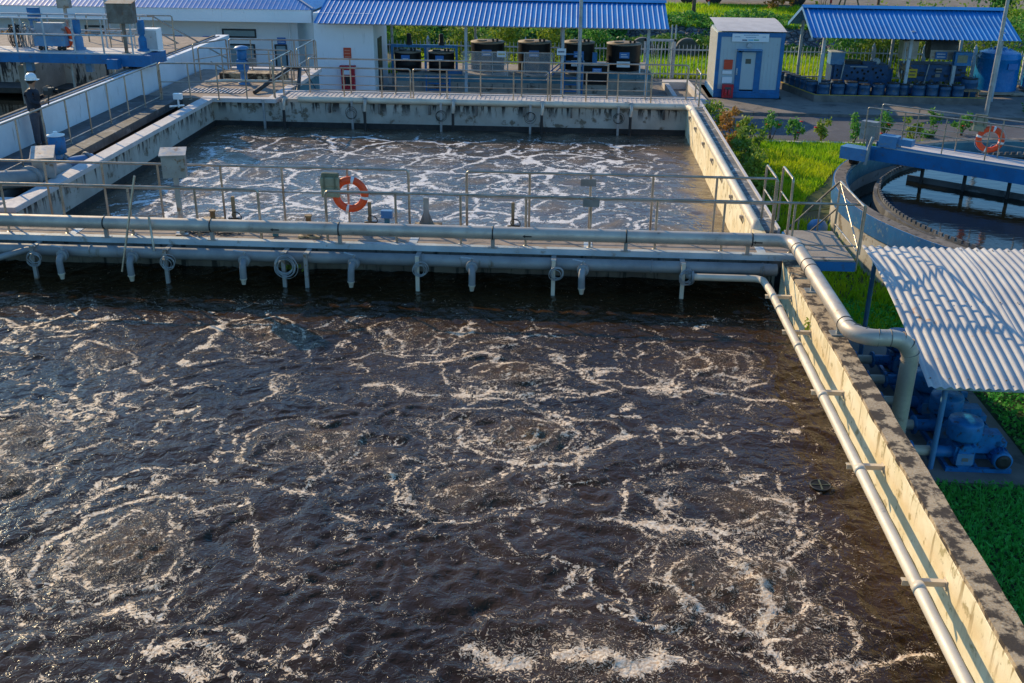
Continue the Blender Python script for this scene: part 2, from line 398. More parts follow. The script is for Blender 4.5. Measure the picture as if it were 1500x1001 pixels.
# ------------------------------------------------------------------ water
def water_mesh(name, X, Y, step, mask_fn, m):
    xs = np.arange(X[0], X[1] + 1e-6, step); ys = np.arange(Y[0], Y[1] + 1e-6, step); gx, gy = np.meshgrid(xs, ys)
    z, at_ = mask_fn(gx, gy); nx, ny = len(xs), len(ys)
    me = bpy.data.meshes.new(name); me.vertices.add(nx * ny)
    me.vertices.foreach_set('co', np.stack([gx, gy, z], -1).reshape(-1))
    i = np.arange(nx - 1)[None, :] + np.arange(ny - 1)[:, None] * nx
    q = np.stack([i, i + 1, i + nx + 1, i + nx], -1).reshape(-1, 4); n = len(q)
    me.loops.add(n * 4); me.loops.foreach_set('vertex_index', q.reshape(-1)); me.polygons.add(n)
    me.polygons.foreach_set('loop_start', np.arange(n) * 4); me.polygons.foreach_set('loop_total', np.full(n, 4))
    me.polygons.foreach_set('use_smooth', np.ones(n, bool)); me.update(calc_edges=True)
    for k, v in at_.items():
        a = me.attributes.new(k, 'FLOAT', 'POINT'); a.data.foreach_set('value', v.reshape(-1).astype(np.float32))
    me.materials.append(m); o = bpy.data.objects.new(name, me); COL.objects.link(o); return tag(o, kind='structure')
def water_mat(name, deep, foamc, foamc2, fsc, thr, rough=.07, bumpk=1.0, foamk=.2, spec=.5):
    t = NT(name)
    fo, bo, spk = t.attr('foam'), t.attr('boil'), t.attr('speck')
    wv = t.n.new('ShaderNodeTexNoise'); wv.inputs['Scale'].default_value = fsc * .3; wv.inputs['Detail'].default_value = 3; t.l.new(t.pos, wv.inputs['Vector'])
    vm = t.n.new('ShaderNodeVectorMath'); vm.operation = 'MULTIPLY_ADD'; t.l.new(wv.outputs['Color'], vm.inputs[0]); vm.inputs[1].default_value = (.35, .35, 0); t.l.new(t.pos, vm.inputs[2])
    n1 = t.noise(fsc, 7, .68, vm.outputs[0]); hole = t.ramp(t.vor(fsc * 2.4, 'F1', vm.outputs[0]), .1, .75, .05, -.06)
    def ridge(sc_, d_=6, r_=.6):
        a_ = t.noise(sc_, d_, r_, vm.outputs[0], .6); return t.math('SUBTRACT', 1.0, t.math('ABSOLUTE', t.math('SUBTRACT', t.math('MULTIPLY', a_, 2.0), 1.0)))
    r1, r2 = ridge(fsc * .22), ridge(fsc * .62, 4, .65)
    v = t.math('ADD', t.math('ADD', t.math('MULTIPLY', t.math('MAXIMUM', r1, t.math('SUBTRACT', r2, .02)), 1.0), t.math('MULTIPLY', fo, foamk)), t.math('MULTIPLY', t.math('SUBTRACT', n1, .5), .34))
    v = t.math('ADD', v, hole)
    f1 = t.ramp(v, thr, thr + .035)
    # drifting specks
    n3 = t.math('ADD', t.math('ADD', t.noise(fsc * .13, 5, .7, vm.outputs[0], .8), t.math('MULTIPLY', spk, .42)), t.math('MULTIPLY', fo, .22))
    s1 = t.math('MULTIPLY', t.ramp(t.vor(fsc * 1.5, 'F1', vm.outputs[0]), .18, .30, 1, 0), t.ramp(n3, .80, .88))
    s2 = t.math('MULTIPLY', t.ramp(t.vor(fsc * 3.1, 'F1', vm.outputs[0]), .18, .32, 1, 0), t.ramp(n3, .72, .86))
    foam = t.math('MAXIMUM', f1, t.math('MAXIMUM', s1, s2))
    dc = t.mix(t.ramp(t.noise(.5, 4), .35, .65), deep, tuple(c * .6 for c in deep))
    dc = t.mix(t.math('MULTIPLY', bo, .8), dc, tuple(c * 2.7 for c in deep))
    fc = t.mix(t.ramp(t.noise(fsc * 1.7, 4, .7), .35, .65), foamc, foamc2)
    # thin froth on the boils is brown, the thick lines are white
    fc = t.mix(t.math('MULTIPLY', t.math('SUBTRACT', 1.0, t.ramp(fo, .2, .6)), .55), fc, tuple(c * .55 for c in foamc2))
    t.set('Base Color', t.mix(foam, dc, fc)); t.set('Roughness', t.ramp(foam, 0, 1, rough, .6)); t.set('IOR', 1.34); t.set('Specular IOR Level', spec)
    h = t.math('ADD', t.math('MULTIPLY', t.noise(6.5, 2.5, .5, vm.outputs[0]), 1.1 * bumpk), t.math('MULTIPLY', foam, .35))
    h = t.math('ADD', h, t.math('MULTIPLY', t.math('MULTIPLY', t.noise(38, 5, .65), bo), .9))
    h = t.math('ADD', h, t.math('MULTIPLY', t.noise(17, 2, .5, vm.outputs[0]), .22 * bumpk))
    t.bump(h, 1.0, .034); return t.m

WZ = -.75
def L(*p): return [(a, b) for a, b in p]
NB = [((770, 635), .42, 1.0), ((200, 805), .5, 1.0), ((25, 640), .4, .8), ((470, 655), .45, .7), ((545, 680), .3, .6), ((1040, 535), .5, .8), ((390, 490), .32, .8), ((620, 490), .45, .7), ((745, 545), .45, .8),
      ((155, 522), .3, .5), ((1110, 850), .42, .9), ((1090, 745), .42, .7), ((0, 705), .35, .7), ((690, 715), .4, .6), ((1010, 855), .4, .7), ((860, 960), .5, .4), ((1140, 905), .35, .8)]
NSTREAK = [  # foam lines surveyed from the photograph: points, width m, strength
    (L((370, 503), (376, 486), (402, 478), (430, 490)), .05, .8), (L((114, 520), (120, 538), (150, 545), (204, 541), (240, 552)), .07, .8),
    (L((0, 600), (54, 622), (84, 646), (88, 662), (60, 720), (0, 748)), .07, .8), (L((90, 610), (114, 632), (144, 604), (174, 556), (210, 548)), .06, .8),
    (L((296, 700), (336, 694), (360, 718), (420, 736), (480, 744), (516, 752)), .10, 1.0), (L((444, 610), (460, 624), (490, 622), (498, 606)), .05, .7),
    (L((418, 646), (456, 680), (480, 694), (432, 724)), .06, .8), (L((456, 694), (500, 682), (520, 670)), .05, .6), (L((66, 754), (110, 738), (162, 730), (180, 716), (252, 736), (312, 754), (342, 760)), .08, .95),
    (L((80, 850), (140, 775), (200, 764), (260, 766), (306, 800), (290, 850), (240, 862), (140, 862)), .07, .8), (L((160, 890), (200, 905), (240, 916), (262, 905)), .09, .8),
    (L((0, 815), (30, 812), (36, 850), (12, 880), (36, 912)), .09, .8), (L((0, 742), (60, 730), (96, 700), (170, 664)), .06, .7), (L((175, 800), (230, 780), (252, 800), (240, 830), (200, 850)), .05, .7),
    (L((500, 478), (548, 454), (608, 445), (662, 442)), .12, .95), (L((554, 502), (562, 487), (596, 520), (650, 520), (698, 496), (740, 493), (812, 493)), .11, 1.0),
    (L((536, 568), (596, 580), (674, 577), (752, 574), (836, 572), (884, 566), (856, 538), (836, 512)), .12, 1.0), (L((560, 545), (640, 528), (700, 520), (760, 500)), .12, .8),
    (L((884, 566), (925, 604), (968, 646), (980, 682), (940, 690)), .07, .7), (L((650, 604), (668, 632), (690, 655), (728, 670), (760, 676)), .07, .75), (L((730, 612), (780, 605), (812, 612)), .05, .7),
    (L((806, 672), (838, 656), (850, 632), (842, 612)), .06, .7), (L((1016, 500), (1050, 535), (1082, 568)), .07, .8), (L((955, 550), (1000, 575), (985, 560)), .08, .8),
    (L((1040, 580), (1082, 592), (1136, 586), (1166, 592)), .10, 1.0), (L((1085, 608), (1110, 613)), .06, .8), (L((1136, 586), (1160, 572), (1184, 556)), .05, .7), (L((620, 624), (632, 650)), .09, .8),
    (L((640, 700), (700, 722), (745, 720)), .05, .6), (L((740, 718), (800, 727), (860, 736)), .06, .7), (L((900, 760), (956, 775), (1016, 772), (1076, 796), (1148, 814), (1205, 806)), .11, 1.05),
    (L((1106, 692), (1148, 728), (1178, 766), (1200, 786)), .06, .7), (L((980, 765), (998, 730), (992, 718)), .08, .8), (L((1072, 822), (1112, 850), (1124, 896), (1136, 940), (1172, 964), (1220, 972)), .13, 1.1),
    (L((1210, 972), (1290, 962), (1370, 966)), .2, 1.1), (L((884, 892), (950, 912), (1016, 912), (1056, 930)), .09, .8), (L((698, 946), (740, 962), (836, 956), (890, 968), (956, 976), (1028, 976)), .26, 1.2),
    (L((794, 892), (836, 894)), .06, .7), (L((660, 930), (700, 905), (760, 900)), .1, .8), (L((430, 800), (520, 815), (600, 800), (640, 770)), .08, .75), (L((380, 850), (460, 870), (540, 935)), .08, .7), (L((560, 700), (600, 740), (650, 760), (720, 770)), .08, .8), (L((700, 800), (780, 830), (860, 840)), .08, .75), (L((330, 930), (400, 960), (480, 975)), .1, .8), (L((560, 515), (520, 530), (470, 540)), .06, .6), (L((1120, 430), (1060, 440), (1000, 470), (960, 478)), .08, .7), (L((900, 480), (960, 500), (1000, 560)), .06, .6),
    (L((430, 560), (500, 590), (560, 600), (610, 600)), .05, .55), (L((250, 610), (330, 640), (330, 690)), .05, .5), (L((860, 700), (940, 690), (1020, 680), (1100, 700)), .05, .6),
    (L((540, 420), (600, 424), (640, 428), (660, 440)), .1, .7), (L((780, 455), (800, 480), (840, 500), (860, 540)), .07, .8), (L((690, 475), (720, 500)), .05, .8), (L((600, 620), (560, 600), (500, 620)), .05, .5),
    (L((1215, 890), (1260, 905), (1300, 915)), .07, .7), (L((420, 905), (470, 920), (520, 905)), .07, .5), (L((0, 940), (60, 930), (110, 960)), .1, .6), (L((880, 480), (905, 520), (960, 560), (1000, 600), (1060, 640)), .06, .65)]
def seg_mask(gx, gy, lines, z, wx, wy):
    out = np.zeros_like(gx); x = gx + wx; y = gy + wy
    for pts, w, s in lines:
        P = [at(*q, z) for q in pts]; W3 = w * 4
        bx0 = min(q.x for q in P) - .6; bx1 = max(q.x for q in P) + .6; by0 = min(q.y for q in P) - .6; by1 = max(q.y for q in P) + .6
        mk = (gx > bx0) & (gx < bx1) & (gy > by0) & (gy < by1)
        if not mk.any(): continue
        X, Y = x[mk], y[mk]; d = np.full(X.shape, 9.)
        for a, b in zip(P[:-1], P[1:]):
            vx, vy = b.x - a.x, b.y - a.y; tt = np.clip(((X - a.x) * vx + (Y - a.y) * vy) / (vx * vx + vy * vy + 1e-9), 0, 1)
            d = np.minimum(d, np.hypot(X - a.x - tt * vx, Y - a.y - tt * vy))
        br = np.clip(fbm(X * 2.5, Y * 2.5, 3, 111) * 2.2 - .25, .4, 1.0)
        out[mk] = np.maximum(out[mk], br * (s * np.exp(-(d / (w * .27)) ** 2) * .72 + s * .42 * np.exp(-(d / (w * 2.4)) ** 2)))
    return out
def near_fn(gx, gy):
    wx = (fbm(gx * 1.1, gy * 1.1, 3, 1) - .5) * .8 + (fbm(gx * 4, gy * 4, 2, 2) - .5) * .15
    wy = (fbm(gx * 1.1, gy * 1.1, 3, 5) - .5) * .8 + (fbm(gx * 4, gy * 4, 2, 6) - .5) * .15
    fo = seg_mask(gx, gy, NSTREAK, WZ, wx, wy)
    # a faint secondary web of ridged lines
    r = 1 - np.abs(fbm(gx * .75 + wx, gy * .75 + wy, 4, 9) - .5) * 2
    fo = np.maximum(fo, np.clip((r - .94) / .06, 0, 1) * .9 * np.clip((fbm(gx * .5, gy * .5, 2, 12) - .35) * 6, 0, 1))
    r = 1 - np.abs(fbm(gx * 1.5 + wx * 1.5, gy * 1.5 + wy * 1.5, 4, 15) - .5) * 2
    fo = np.maximum(fo, np.clip((r - .93) / .07, 0, 1) * .75 * np.clip((fbm(gx * .6, gy * .6, 2, 18) - .4) * 6, 0, 1))
    bo = np.zeros_like(gx); z = np.full_like(gx, WZ); sp = np.zeros_like(gx)
    for (px, py), rad, s in NB:
        c = at(px, py, WZ); ang = np.arctan2(gy - c.y, gx - c.x); d = np.hypot(gx + wx * .55 - c.x, (gy + wy * .55 - c.y) * 1.05) * (1 + .22 * (fbm(np.cos(ang) * 1.6 + px, np.sin(ang) * 1.6 + py, 2, 3) - .5) * 2)
        k = s * np.exp(-(d / rad) ** 2); bo = np.maximum(bo, k)
        z += k * .05 + .010 * s * np.cos(d * 16) * np.exp(-(d / (rad * 2.6)) ** 2)
        fil = 1 - np.abs(fbm(d * 5 + 1.2 * np.cos(ang) + px, 1.2 * np.sin(ang) + py, 3, 7) - .5) * 2
        fo = np.maximum(fo, np.clip((fil - .86) / .14, 0, 1) * 1.0 * s * np.exp(-(d / (rad * 2.6)) ** 2))
        z += .05 * s * (fil - .85) * np.exp(-(d / (rad * 2.2)) ** 2)
        for q, amp in ((2.1, .85), (1.35, .6), (2.9, .5), (1.7, .45)):
            rr = rad * q; ring = np.exp(-((d - rr) / .04) ** 2) * 1.25 * np.clip(.55 + .6 * np.sin(ang * 1.0 + q * 3 + px), .1, 1) * amp * s
            fo = np.maximum(fo, ring)
        sp = np.maximum(sp, s * .55 * np.exp(-(d / (rad * 2.4)) ** 2)); fo = np.maximum(fo, k * .22)
    z += (fbm(gx * 1.6 + wx * 2, gy * 2.2 + wy * 2, 3, 20) - .5) * .05 + (fbm(gx * 3.2 + wx * 7, gy * 3.7 + wy * 7, 3, 25, .48) - .5) * .062 * (.45 + 1.1 * fbm(gx * .5, gy * .5, 2, 27))
    c = at(620, 870, WZ); calm = np.exp(-(np.hypot(gx - c.x, gy - c.y) / 1.5) ** 2)
    rip = fbm(gx * 3.2 + wx * 2, gy * 4.5 + wy * 2, 2, 31); z += calm * (1 - np.abs(rip - .5) * 4) * .022
    z += bo * (fbm(gx * 9, gy * 9, 2, 40, .7) - .5) * .055
    bc_ = [at(px, py, WZ) for (px, py), _r, _s in NB] + [at(*q, WZ) for q in ((300, 600), (880, 800), (560, 870), (430, 900), (80, 930), (900, 560), (330, 540), (760, 870), (1250, 960), (880, 430))]
    Dq = np.sort(np.stack([np.hypot(gx + wx * 1.6 - c.x, gy + wy * 1.6 - c.y) for c in bc_], 0), 0)[:2]
    fo = np.maximum(fo, (np.exp(-((Dq[1] - Dq[0]) / .045) ** 2) * .65 + .26 * np.exp(-((Dq[1] - Dq[0]) / .2) ** 2)) * np.clip(fbm(gx * .9, gy * .9, 3, 44) * 2.4 - .8, 0, 1))
    fo *= 1 - .45 * calm; sp = sp + .36 * fbm(gx * .6, gy * .6, 3, 50) + .20 - .12 * calm
    edge = np.clip((3.95 - gx) / .9, 0, 1); fo *= .35 + .65 * edge
    und = np.clip((17.6 - gy) / 1.4, 0, 1); fo *= und; sp *= und; sp *= .5 + .5 * edge
    return z, dict(foam=fo, boil=bo, speck=sp)
M['water'] = water_mat('aeration_liquor', (.046, .024, .009), (.86, .72, .55), (.50, .34, .21), 17, 1.034, .04, .8, .245, .40)
water_mesh('water', (-13.5, 4.02), (2.5, 19.7), .034, near_fn, M['water'])
def far_fn(gx, gy):
    wx = (fbm(gx * .9, gy * .9, 4, 61) - .5) * 1.1; wy = (fbm(gx * .9, gy * .9, 4, 65) - .5) * 1.1
    x, y = gx + wx, gy + wy; cen = []
    for j in range(7):
        for i in range(9): cen.append((-11 + i * 1.85 + rng.uniform(-.5, .5) + (j % 2) * .9, 20.6 + j * 1.95 + rng.uniform(-.5, .5)))
    D = np.sort(np.stack([np.hypot(x - a, (y - b)) for a, b in cen], 0), 0); f1, f2 = D[0], D[1]
    lw = .07 + .12 * fbm(gx * .8, gy * .8, 3, 70)
    fo = np.exp(-((f2 - f1) / lw) ** 2) * np.clip(.25 + 1.1 * fbm(gx * .4, gy * .6, 3, 73), 0, 1.1)
    r = 1 - np.abs(fbm(x * 2.2, y * 2.6, 4, 84) - .5) * 2; fo = np.maximum(fo, np.clip((r - .93) / .07, 0, 1) * .4)
    rr = .35 + .25 * fbm(gx * .3, gy * .3, 2, 75)
    fo = np.maximum(fo, np.exp(-((f1 - rr) / .045) ** 2) * .75 * (fbm(gx * 2, gy * 2, 2, 78) > .45))
    r = 1 - np.abs(fbm(x * 1.3, y * 1.3, 4, 81) - .5) * 2; fo = np.maximum(fo, np.clip((r - .93) / .07, 0, 1) * .75)
    bo = np.exp(-(f1 / .3) ** 2); film_haze = .42 * fbm(gx * .35, gy * .35, 3, 90)  # thin foam film, with reflected sky haze put into its whiteness
    ef = np.clip((3.7 - gx) / 1.4, 0, 1) * np.clip((32.5 - gy) / 1.3, 0, 1) * np.clip((gx + 11.3) / .9, 0, 1)
    film_haze = film_haze * ef; fo = np.clip(fo + film_haze, 0, 1.3) * (.3 + .7 * ef)
    z = -.88 + (fbm(gx * 2 + wx, gy * 2.5 + wy, 3, 95) - .5) * .05 + bo * .02
    return z, dict(foam=fo, boil=bo * .8, speck=.45 * ef * fbm(gx * .7, gy * .7, 3, 99) + .1 * ef)
M['water2'] = water_mat('far_liquor', (.12, .085, .055), (.80, .77, .74), (.60, .56, .52), 11, 1.07, .12, .6, .29)
water_mesh('water_far_tank', (-11.42, 3.95), (19.7, 32.84), .06, far_fn, M['water2'])
def calm_mat(name, deep, sc, b):
    t = NT(name); t.set('Base Color', t.mix(t.ramp(t.noise(.4, 4), .4, .6), deep, tuple(c * 1.7 for c in deep))); t.set('Roughness', .04); t.set('IOR', 1.34)
    t.bump(t.noise(1, 4, .5, t.scale((sc, sc * 1.6, sc))), b, .03); return t.m
M['calm'] = calm_mat('clarifier_water_surface', (.008, .009, .006), 3.0, .18)
structure('water_channel', MB().box((-12.4, 20.4, -2.5), (-11.7, 34, -1.6)), 'calm')

# ------------------------------------------------------------------ near tank right wall
T = thing('tank_wall', (4.13, 10, -2.5), 'mottled concrete side wall of the near tank, cream and sunlit inside', 'wall')
w = MB(); n = 60
rn = [random.uniform(-.008, .008) for _ in range(n + 1)]
for i in range(n + 1):
    y = 2.5 + (18.02 - 2.5) * i / n; o_ = rn[i]
    w.v += [(3.98, y, -2.5), (3.98, y, -.06), (3.99 + o_, y, -.052)]; 
for i in range(n):
    a = i * 3; w.f += [(a + 1, a, a + 3, a + 4), (a + 2, a + 1, a + 4, a + 5)]; w.sm += [False, False]
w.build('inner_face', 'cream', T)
w = MB(); 
for i in range(n + 1):
    y = 2.5 + (18.02 - 2.5) * i / n; o_ = rn[i]; q = random.uniform(-.008, .008)
    w.v += [(3.985 + o_, y, -.055), (3.985 + o_, y, .0), (4.26 + q, y, 0.0), (4.27 + q, y, -.05), (4.255, y, -2.55)]
for i in range(n):
    a = i * 5
    for k in range(4): w.f.append((a + k, a + k + 5, a + k + 6, a + k + 1)); w.sm.append(False)
w.f.append((n * 5, n * 5 + 1, n * 5 + 2, n * 5 + 3, n * 5 + 4)); w.sm.append(False)
w.build('wall_top', 'wallcap', T)
w = MB()
for i in range(120):
    y = 5.8 + i * .1; w.tube([(3.965, y, WZ + .02 + .006 * sin(i)), (3.965, y + .1, WZ + .02 + .006 * sin(i + 1))], .018, 5, False)
w.build('moss_edge', 'moss', T)

# ------------------------------------------------------------------ walkway deck between the tanks
T = thing('walkway_deck', (-4, 19, -.3), 'long concrete walkway deck between the two aeration tanks', 'walkway')
MB().box((-24, 18.30, -.25), (4.33, 19.6, -.004)).build('deck_slab', 'deckc', T)
MB().box((-24, 18.22, -.10), (4.36, 18.36, .012)).build('edge_lip', 'lip', T)
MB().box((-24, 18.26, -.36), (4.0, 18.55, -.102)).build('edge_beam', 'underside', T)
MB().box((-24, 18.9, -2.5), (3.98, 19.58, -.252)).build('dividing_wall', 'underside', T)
for i, px in enumerate((85, 600, 855, 1100, 1210)):
    q = at(px, 352, 0); MB().box((q.x, 18.38, -.003), (q.x + .16, 19.57, .004)).build('painted_stripe', 'lip', T)
T = thing('landing_platform', (4.8, 18.9, -2.5), 'concrete landing with blue edge at the right end of the walkway', 'platform')
MB().box((4.34, 18.06, -.03), (5.28, 19.85, .006)).build('slab', 'conc', T)
MB().box((4.30, 18.03, -.2), (5.30, 19.86, -.032)).build('blue_edge', 'blue', T)
MB().box((4.45, 18.9, -2.5), (4.75, 19.6, -.2)).build('support', 'conc', T)

# header pipe under deck
T = thing('header_pipe', (-4, 18.05, -.22), 'thick grey air header pipe slung under the walkway edge', 'pipe')
MB().tube([(-24, 18.06, -.22), (3.9, 18.06, -.22)], .115, 20).build('pipe_run', 'pipe_grey', T)
p = MB()
for px in (137, 955, 1118, 620): 
    q = atY(px, 384, 18.06); p.lathe((q.x, 18.06, -.22), [(.12, -.012), (.125, -.012), (.125, .012), (.12, .012)], 20, 'X')
p.build('joint_collar', 'pipe_grey', T)
# nozzles
def nozzle():
    T = thing('discharge_nozzle', (0, 0, 0), '', 'nozzle', 'discharge nozzles along the header pipe')
    MB().lathe((0, -.17, -.02), [(.05, 0), (.11, 0), (.11, .018), (.05, .018)], 18, 'Y').build('flange', 'pipe_grey', T)
    MB().lathe((0, -.10, -.02), [(.05, 0), (.10, 0), (.10, .018), (.05, .018)], 18, 'Y').build('flange', 'pipe_grey', T)
    MB().tube([(0, -.05, -.02), (0, -.18, -.02), (0, -.225, -.04), (0, -.26, -.09), (0, -.27, -.15), (0, -.27, -.34)], .062, 14).build('elbow', 'pipe_grey', T)
    MB().lathe((0, -.27, -.44), [(.035, 0), (.05, .08), (.066, .1), (.066, .12)], 14).build('tip', 'pipe_cream', T)
    MB().tube([(0, -.13, .07), (0, -.13, .15)], .02, 8).build('valve_stem', 'galv', T)
    MB().box((-.2, -.145, .145), (.03, -.12, .16), Matrix.Rotation(.12, 3, 'Y')).build('handle', 'lip', T)
    return T
N0 = nozzle()
for i, px in enumerate((100, 200, 362, 523, 690, 857)):
    o = N0 if i == 0 else copy_tree(N0); q = atY(px, 384, 17.95); o.location = (q.x, 17.95, -.22)
    o.rotation_euler = (0, random.uniform(-.06, .06), random.uniform(-.25, .25)); o['label'] = 'grey discharge nozzle with flange and lever, %s from left along the header pipe' % ORD[i]
p = MB()
# square posts with cable coils dropping into the tank
STP = [(50, 395, 1), (243, 403, 1), (415, 412, 1), (448, 410, 0), (611, 417, 1), (811, 422, 1), (1002, 430, 1)]
def coil(c, R, n, nrm=(.1, -1, .05)):
    p = MB()
    for k in range(n): p.torus((c[0] + random.uniform(-.03, .03), c[1] - .004 * k, c[2] + random.uniform(-.05, .02)), R * random.uniform(.72, 1.1), .007, (nrm[0] + random.uniform(-.25, .25), nrm[1], nrm[2] + random.uniform(-.2, .2)), 24, 5)
    return p
ci = 0
for i, (px, py, cc) in enumerate(STP):
    q = atY(px, 384, 17.86)
    T = thing('guide_post', (q.x, 17.86, -.8), 'square steel guide post dropping into the near tank, %s from left' % ORD[i], 'post', 'guide posts on the near tank edge')
    MB().box((q.x - .035, 17.83, -.86), (q.x + .035, 17.89, -.08)).build('square_tube', 'pipe_cream' if i in (4, 5, 6) else 'cabinet', T)
    MB().box((q.x - .045, 17.89, -.12), (q.x + .045, 18.2, -.1)).build('bracket', 'galv', T)
    if cc:
        r_ = random.uniform(.11, .15) if px != 415 else .2
        solo('cable_coil', coil((q.x + .06, 17.80, -.30), r_, 7 if px != 415 else 10), 'galv', 'looped grey cable hanging on guide post, %s coil from left' % ORD[ci], 'cable', 'cable coils on the guide posts'); ci += 1
a, b = atY(0, 377, 17.85), atY(40, 366, 17.95)
solo('branch_pipe', MB().tube([a - (b - a) * 6, b, (b.x + .25, 18.05, -.22)], .06, 14), 'pipe_grey', 'slimmer pale pipe joining the header pipe at far left', 'pipe')
# small pipe to the right wall
T = thing('air_pipe', (3.6, 11, -.8), 'long cream pipe running low along the inner face of the near right wall', 'pipe')
path = rounded([(2.35, 17.78, -.30), (3.6, 17.78, -.30), (3.62, 17.0, -.26), (3.62, 3.0, -.25)], .16)
MB().tube(path, .064, 18).build('pipe_run', 'pipe_cream', T)
MB().lathe((2.35, 17.78, -.30), [(.06, -.02), (.11, -.02), (.11, .02), (.06, .02)], 18, 'X').build('flange', 'pipe_grey', T)
MB().tube([(2.25, 17.95, -.22), (2.3, 17.85, -.3), (2.36, 17.78, -.3)], .07, 12).build('connection', 'pipe_grey', T)
for y in (16.2, 14.6, 12.9, 10.9, 8.6): MB().lathe((3.62, y, -.25), [(.064, -.05), (.0705, -.05), (.0705, .05), (.064, .05)], 18, 'Y').build('sleeve', 'pipe_cream', T)
for i, y in enumerate([atX(1185, 505, 3.98).y, atX(1232, 597, 3.98).y, atX(1290, 707, 3.98).y, atX(1382, 873, 3.98).y, 17.0]):
    MB().box((3.53, y - .03, -.328), (3.98, y + .03, -.316)).box((3.53, y - .03, -.375), (3.98, y - .02, -.328)).box((3.965, y - .045, -.41), (3.98, y + .045, -.30)).build('bracket', 'pipe_cream', T)
# big pipe
T = thing('air_main', (0, 18.25, 0), 'large steel air main along the walkway, turning down outside the right wall', 'pipe')
path = [(-24, 18.25, .285), (3.6, 18.25, .285)] + rounded([(3.7, 18.25, .285), (4.17, 18.25, .285), (4.17, 17.6, .285)], .3, 8)[1:-1] + [(4.17, 14.3, .285)] + rounded([(4.17, 14.2, .285), (4.17, 13.75, .285), (5.02, 13.78, .285), (5.02, 13.80, -.5)], .34, 9)[1:-1] + [(5.02, 13.8, -.5), (5.02, 13.8, -2.35)]
MB().tube(path, .122, 28).build('pipe_run', 'steelpipe', T)
p = MB()
cl = [(px, 18.25) for px in (155, 310, 497, 722, 918, 1103)]
for px, y in cl:
    q = atY(px, 335, y); p.lathe((q.x, y, .285), [(.122, -.012), (.129, -.012), (.129, .012), (.122, .012)], 24, 'X')
for y in (17.75, 16.9, 16.6, 14.25): p.lathe((4.17, y, .285), [(.122, -.01), (.129, -.01), (.129, .01), (.122, .01)], 24, 'Y')
p.build('clamp_band', 'dark', T)
p = MB()
for c, (nx, ny, nz) in (((4.18, 14.1, .285), (.05, 1, 0)), ((4.24, 13.95, .285), (-.4, 1, 0)), ((4.36, 13.83, .285), (-1, .8, 0)), ((4.52, 13.77, .285), (-1, .2, 0)), ((4.68, 13.77, .285), (1, 0, 0)), ((4.85, 13.79, .25), (1, 0, -.4)), ((4.95, 13.79, .17), (1, 0, -1)), ((5.01, 13.79, .05), (.3, 0, -1)), ((5.02, 13.8, -.06), (0, 0, 1))):
    p.torus(c, .1225, .009, (nx, ny, nz), 28, 5)
p.build('weld_seam', 'rust', T)
for px in (155, 310, 497, 722, 918, 1098):
    q = atY(px, 335, 18.25); MB().box((q.x - .035, 18.22, .0), (q.x + .035, 18.28, .17)).box((q.x - .09, 18.2, .0), (q.x + .09, 18.3, .018)).build('support', 'cabinet', T)
for y in (16.4, 14.55): MB().box((4.14, y - .03, .0), (4.2, y + .03, .17)).box((4.05, y - .1, .003), (4.3, y + .1, .02)).build('support', 'galv', T)
p = MB()
for px in (405, 775, 1115):
    q = atY(px, 338, 18.13); x, z = q.x, .27
    p.add([(x - .12, 18.127, z), (x - .07, 18.125, z + .03), (x - .07, 18.125, z + .012), (x + .05, 18.125, z + .012), (x + .05, 18.125, z - .012), (x - .07, 18.125, z - .012), (x - .07, 18.125, z - .03)], [(0, 1, 6), (2, 3, 4, 5)])
p.build('flow_arrow', 'arrow', T)
# outlet pipe foot flange
# ------------------------------------------------------------------ railings
def railing(label, pts, post_t, h=1.1, mids=(.5,), r=.023, base=0, name='railing', group='steel railings', m='steel', round_ends=True, toe=False, hs=None, cat='railing'):
    P = [Vector(q) for q in pts]; T = thing(name, P[0], label, cat, group)
    up = Vector((0, 0, h)); up2 = up
    top = [P[0]] + [q + up for q in P] + [P[-1]] if round_ends else [q + up for q in P]
    MB().tube(rounded(top, .07, 5) if len(top) > 2 and h > .3 else top, r * 1.12, 8).build('top_rail', m, T)
    Lh = [0]
    for a, b in zip(P[:-1], P[1:]): Lh.append(Lh[-1] + (b - a).length)
    def pt(s):
        for i in range(len(P) - 1):
            if s <= Lh[i + 1] + 1e-6: return P[i].lerp(P[i + 1], max(0, (s - Lh[i])) / (Lh[i + 1] - Lh[i]))
        return P[-1]
    for f in post_t:
        if round_ends and (f <= .001 or f >= .999): continue
        q = pt(f * Lh[-1]); MB().tube([q, q + up], r, 8).lathe(q, [(r, 0), (r * 2.2, 0), (r * 2.2, .008), (r, .01)], 10).build('post', m, T)
    for mm in mids: MB().tube([q + Vector((0, 0, mm)) for q in P], r * .75, 6).build('mid_rail', m, T)
    return T
def ev(n): return [i / (n - 1) for i in range(n)]
xs_ = lambda pxs, y, Y: [atY(px, y, Y).x for px in pxs]
G1 = 'railings along the walkway between the tanks'
def rowrail(label, pxs, Y, ref, h, mids, x0=None, group=G1, **k):
    X = xs_(pxs, ref, Y); a = x0 if x0 is not None else X[0]; b = X[-1]
    return railing(label, [(a, Y, 0), (b, Y, 0)], [(x - a) / (b - a) for x in X], h, mids, group=group, **k)
rowrail('front walkway railing at left, ending at the chain gap', (15, 100, 196, 292, 383), 18.42, 345, .95, (.22,), x0=-14)
rowrail('front walkway railing from the chain gap to the landing', (480, 581, 675, 770, 864, 960, 1058, 1160, 1262), 18.42, 345, .95, (.16,))
rowrail('back walkway railing at left carrying the orange lifebuoy', (0, 78, 160, 240, 330, 418, 512, 600), 19.5, 320, 1.12, (.62,), x0=-14)
rowrail('back walkway railing at right above the far tank', (684, 775, 863, 953, 1045, 1133), 19.5, 325, 1.12, (.62,))
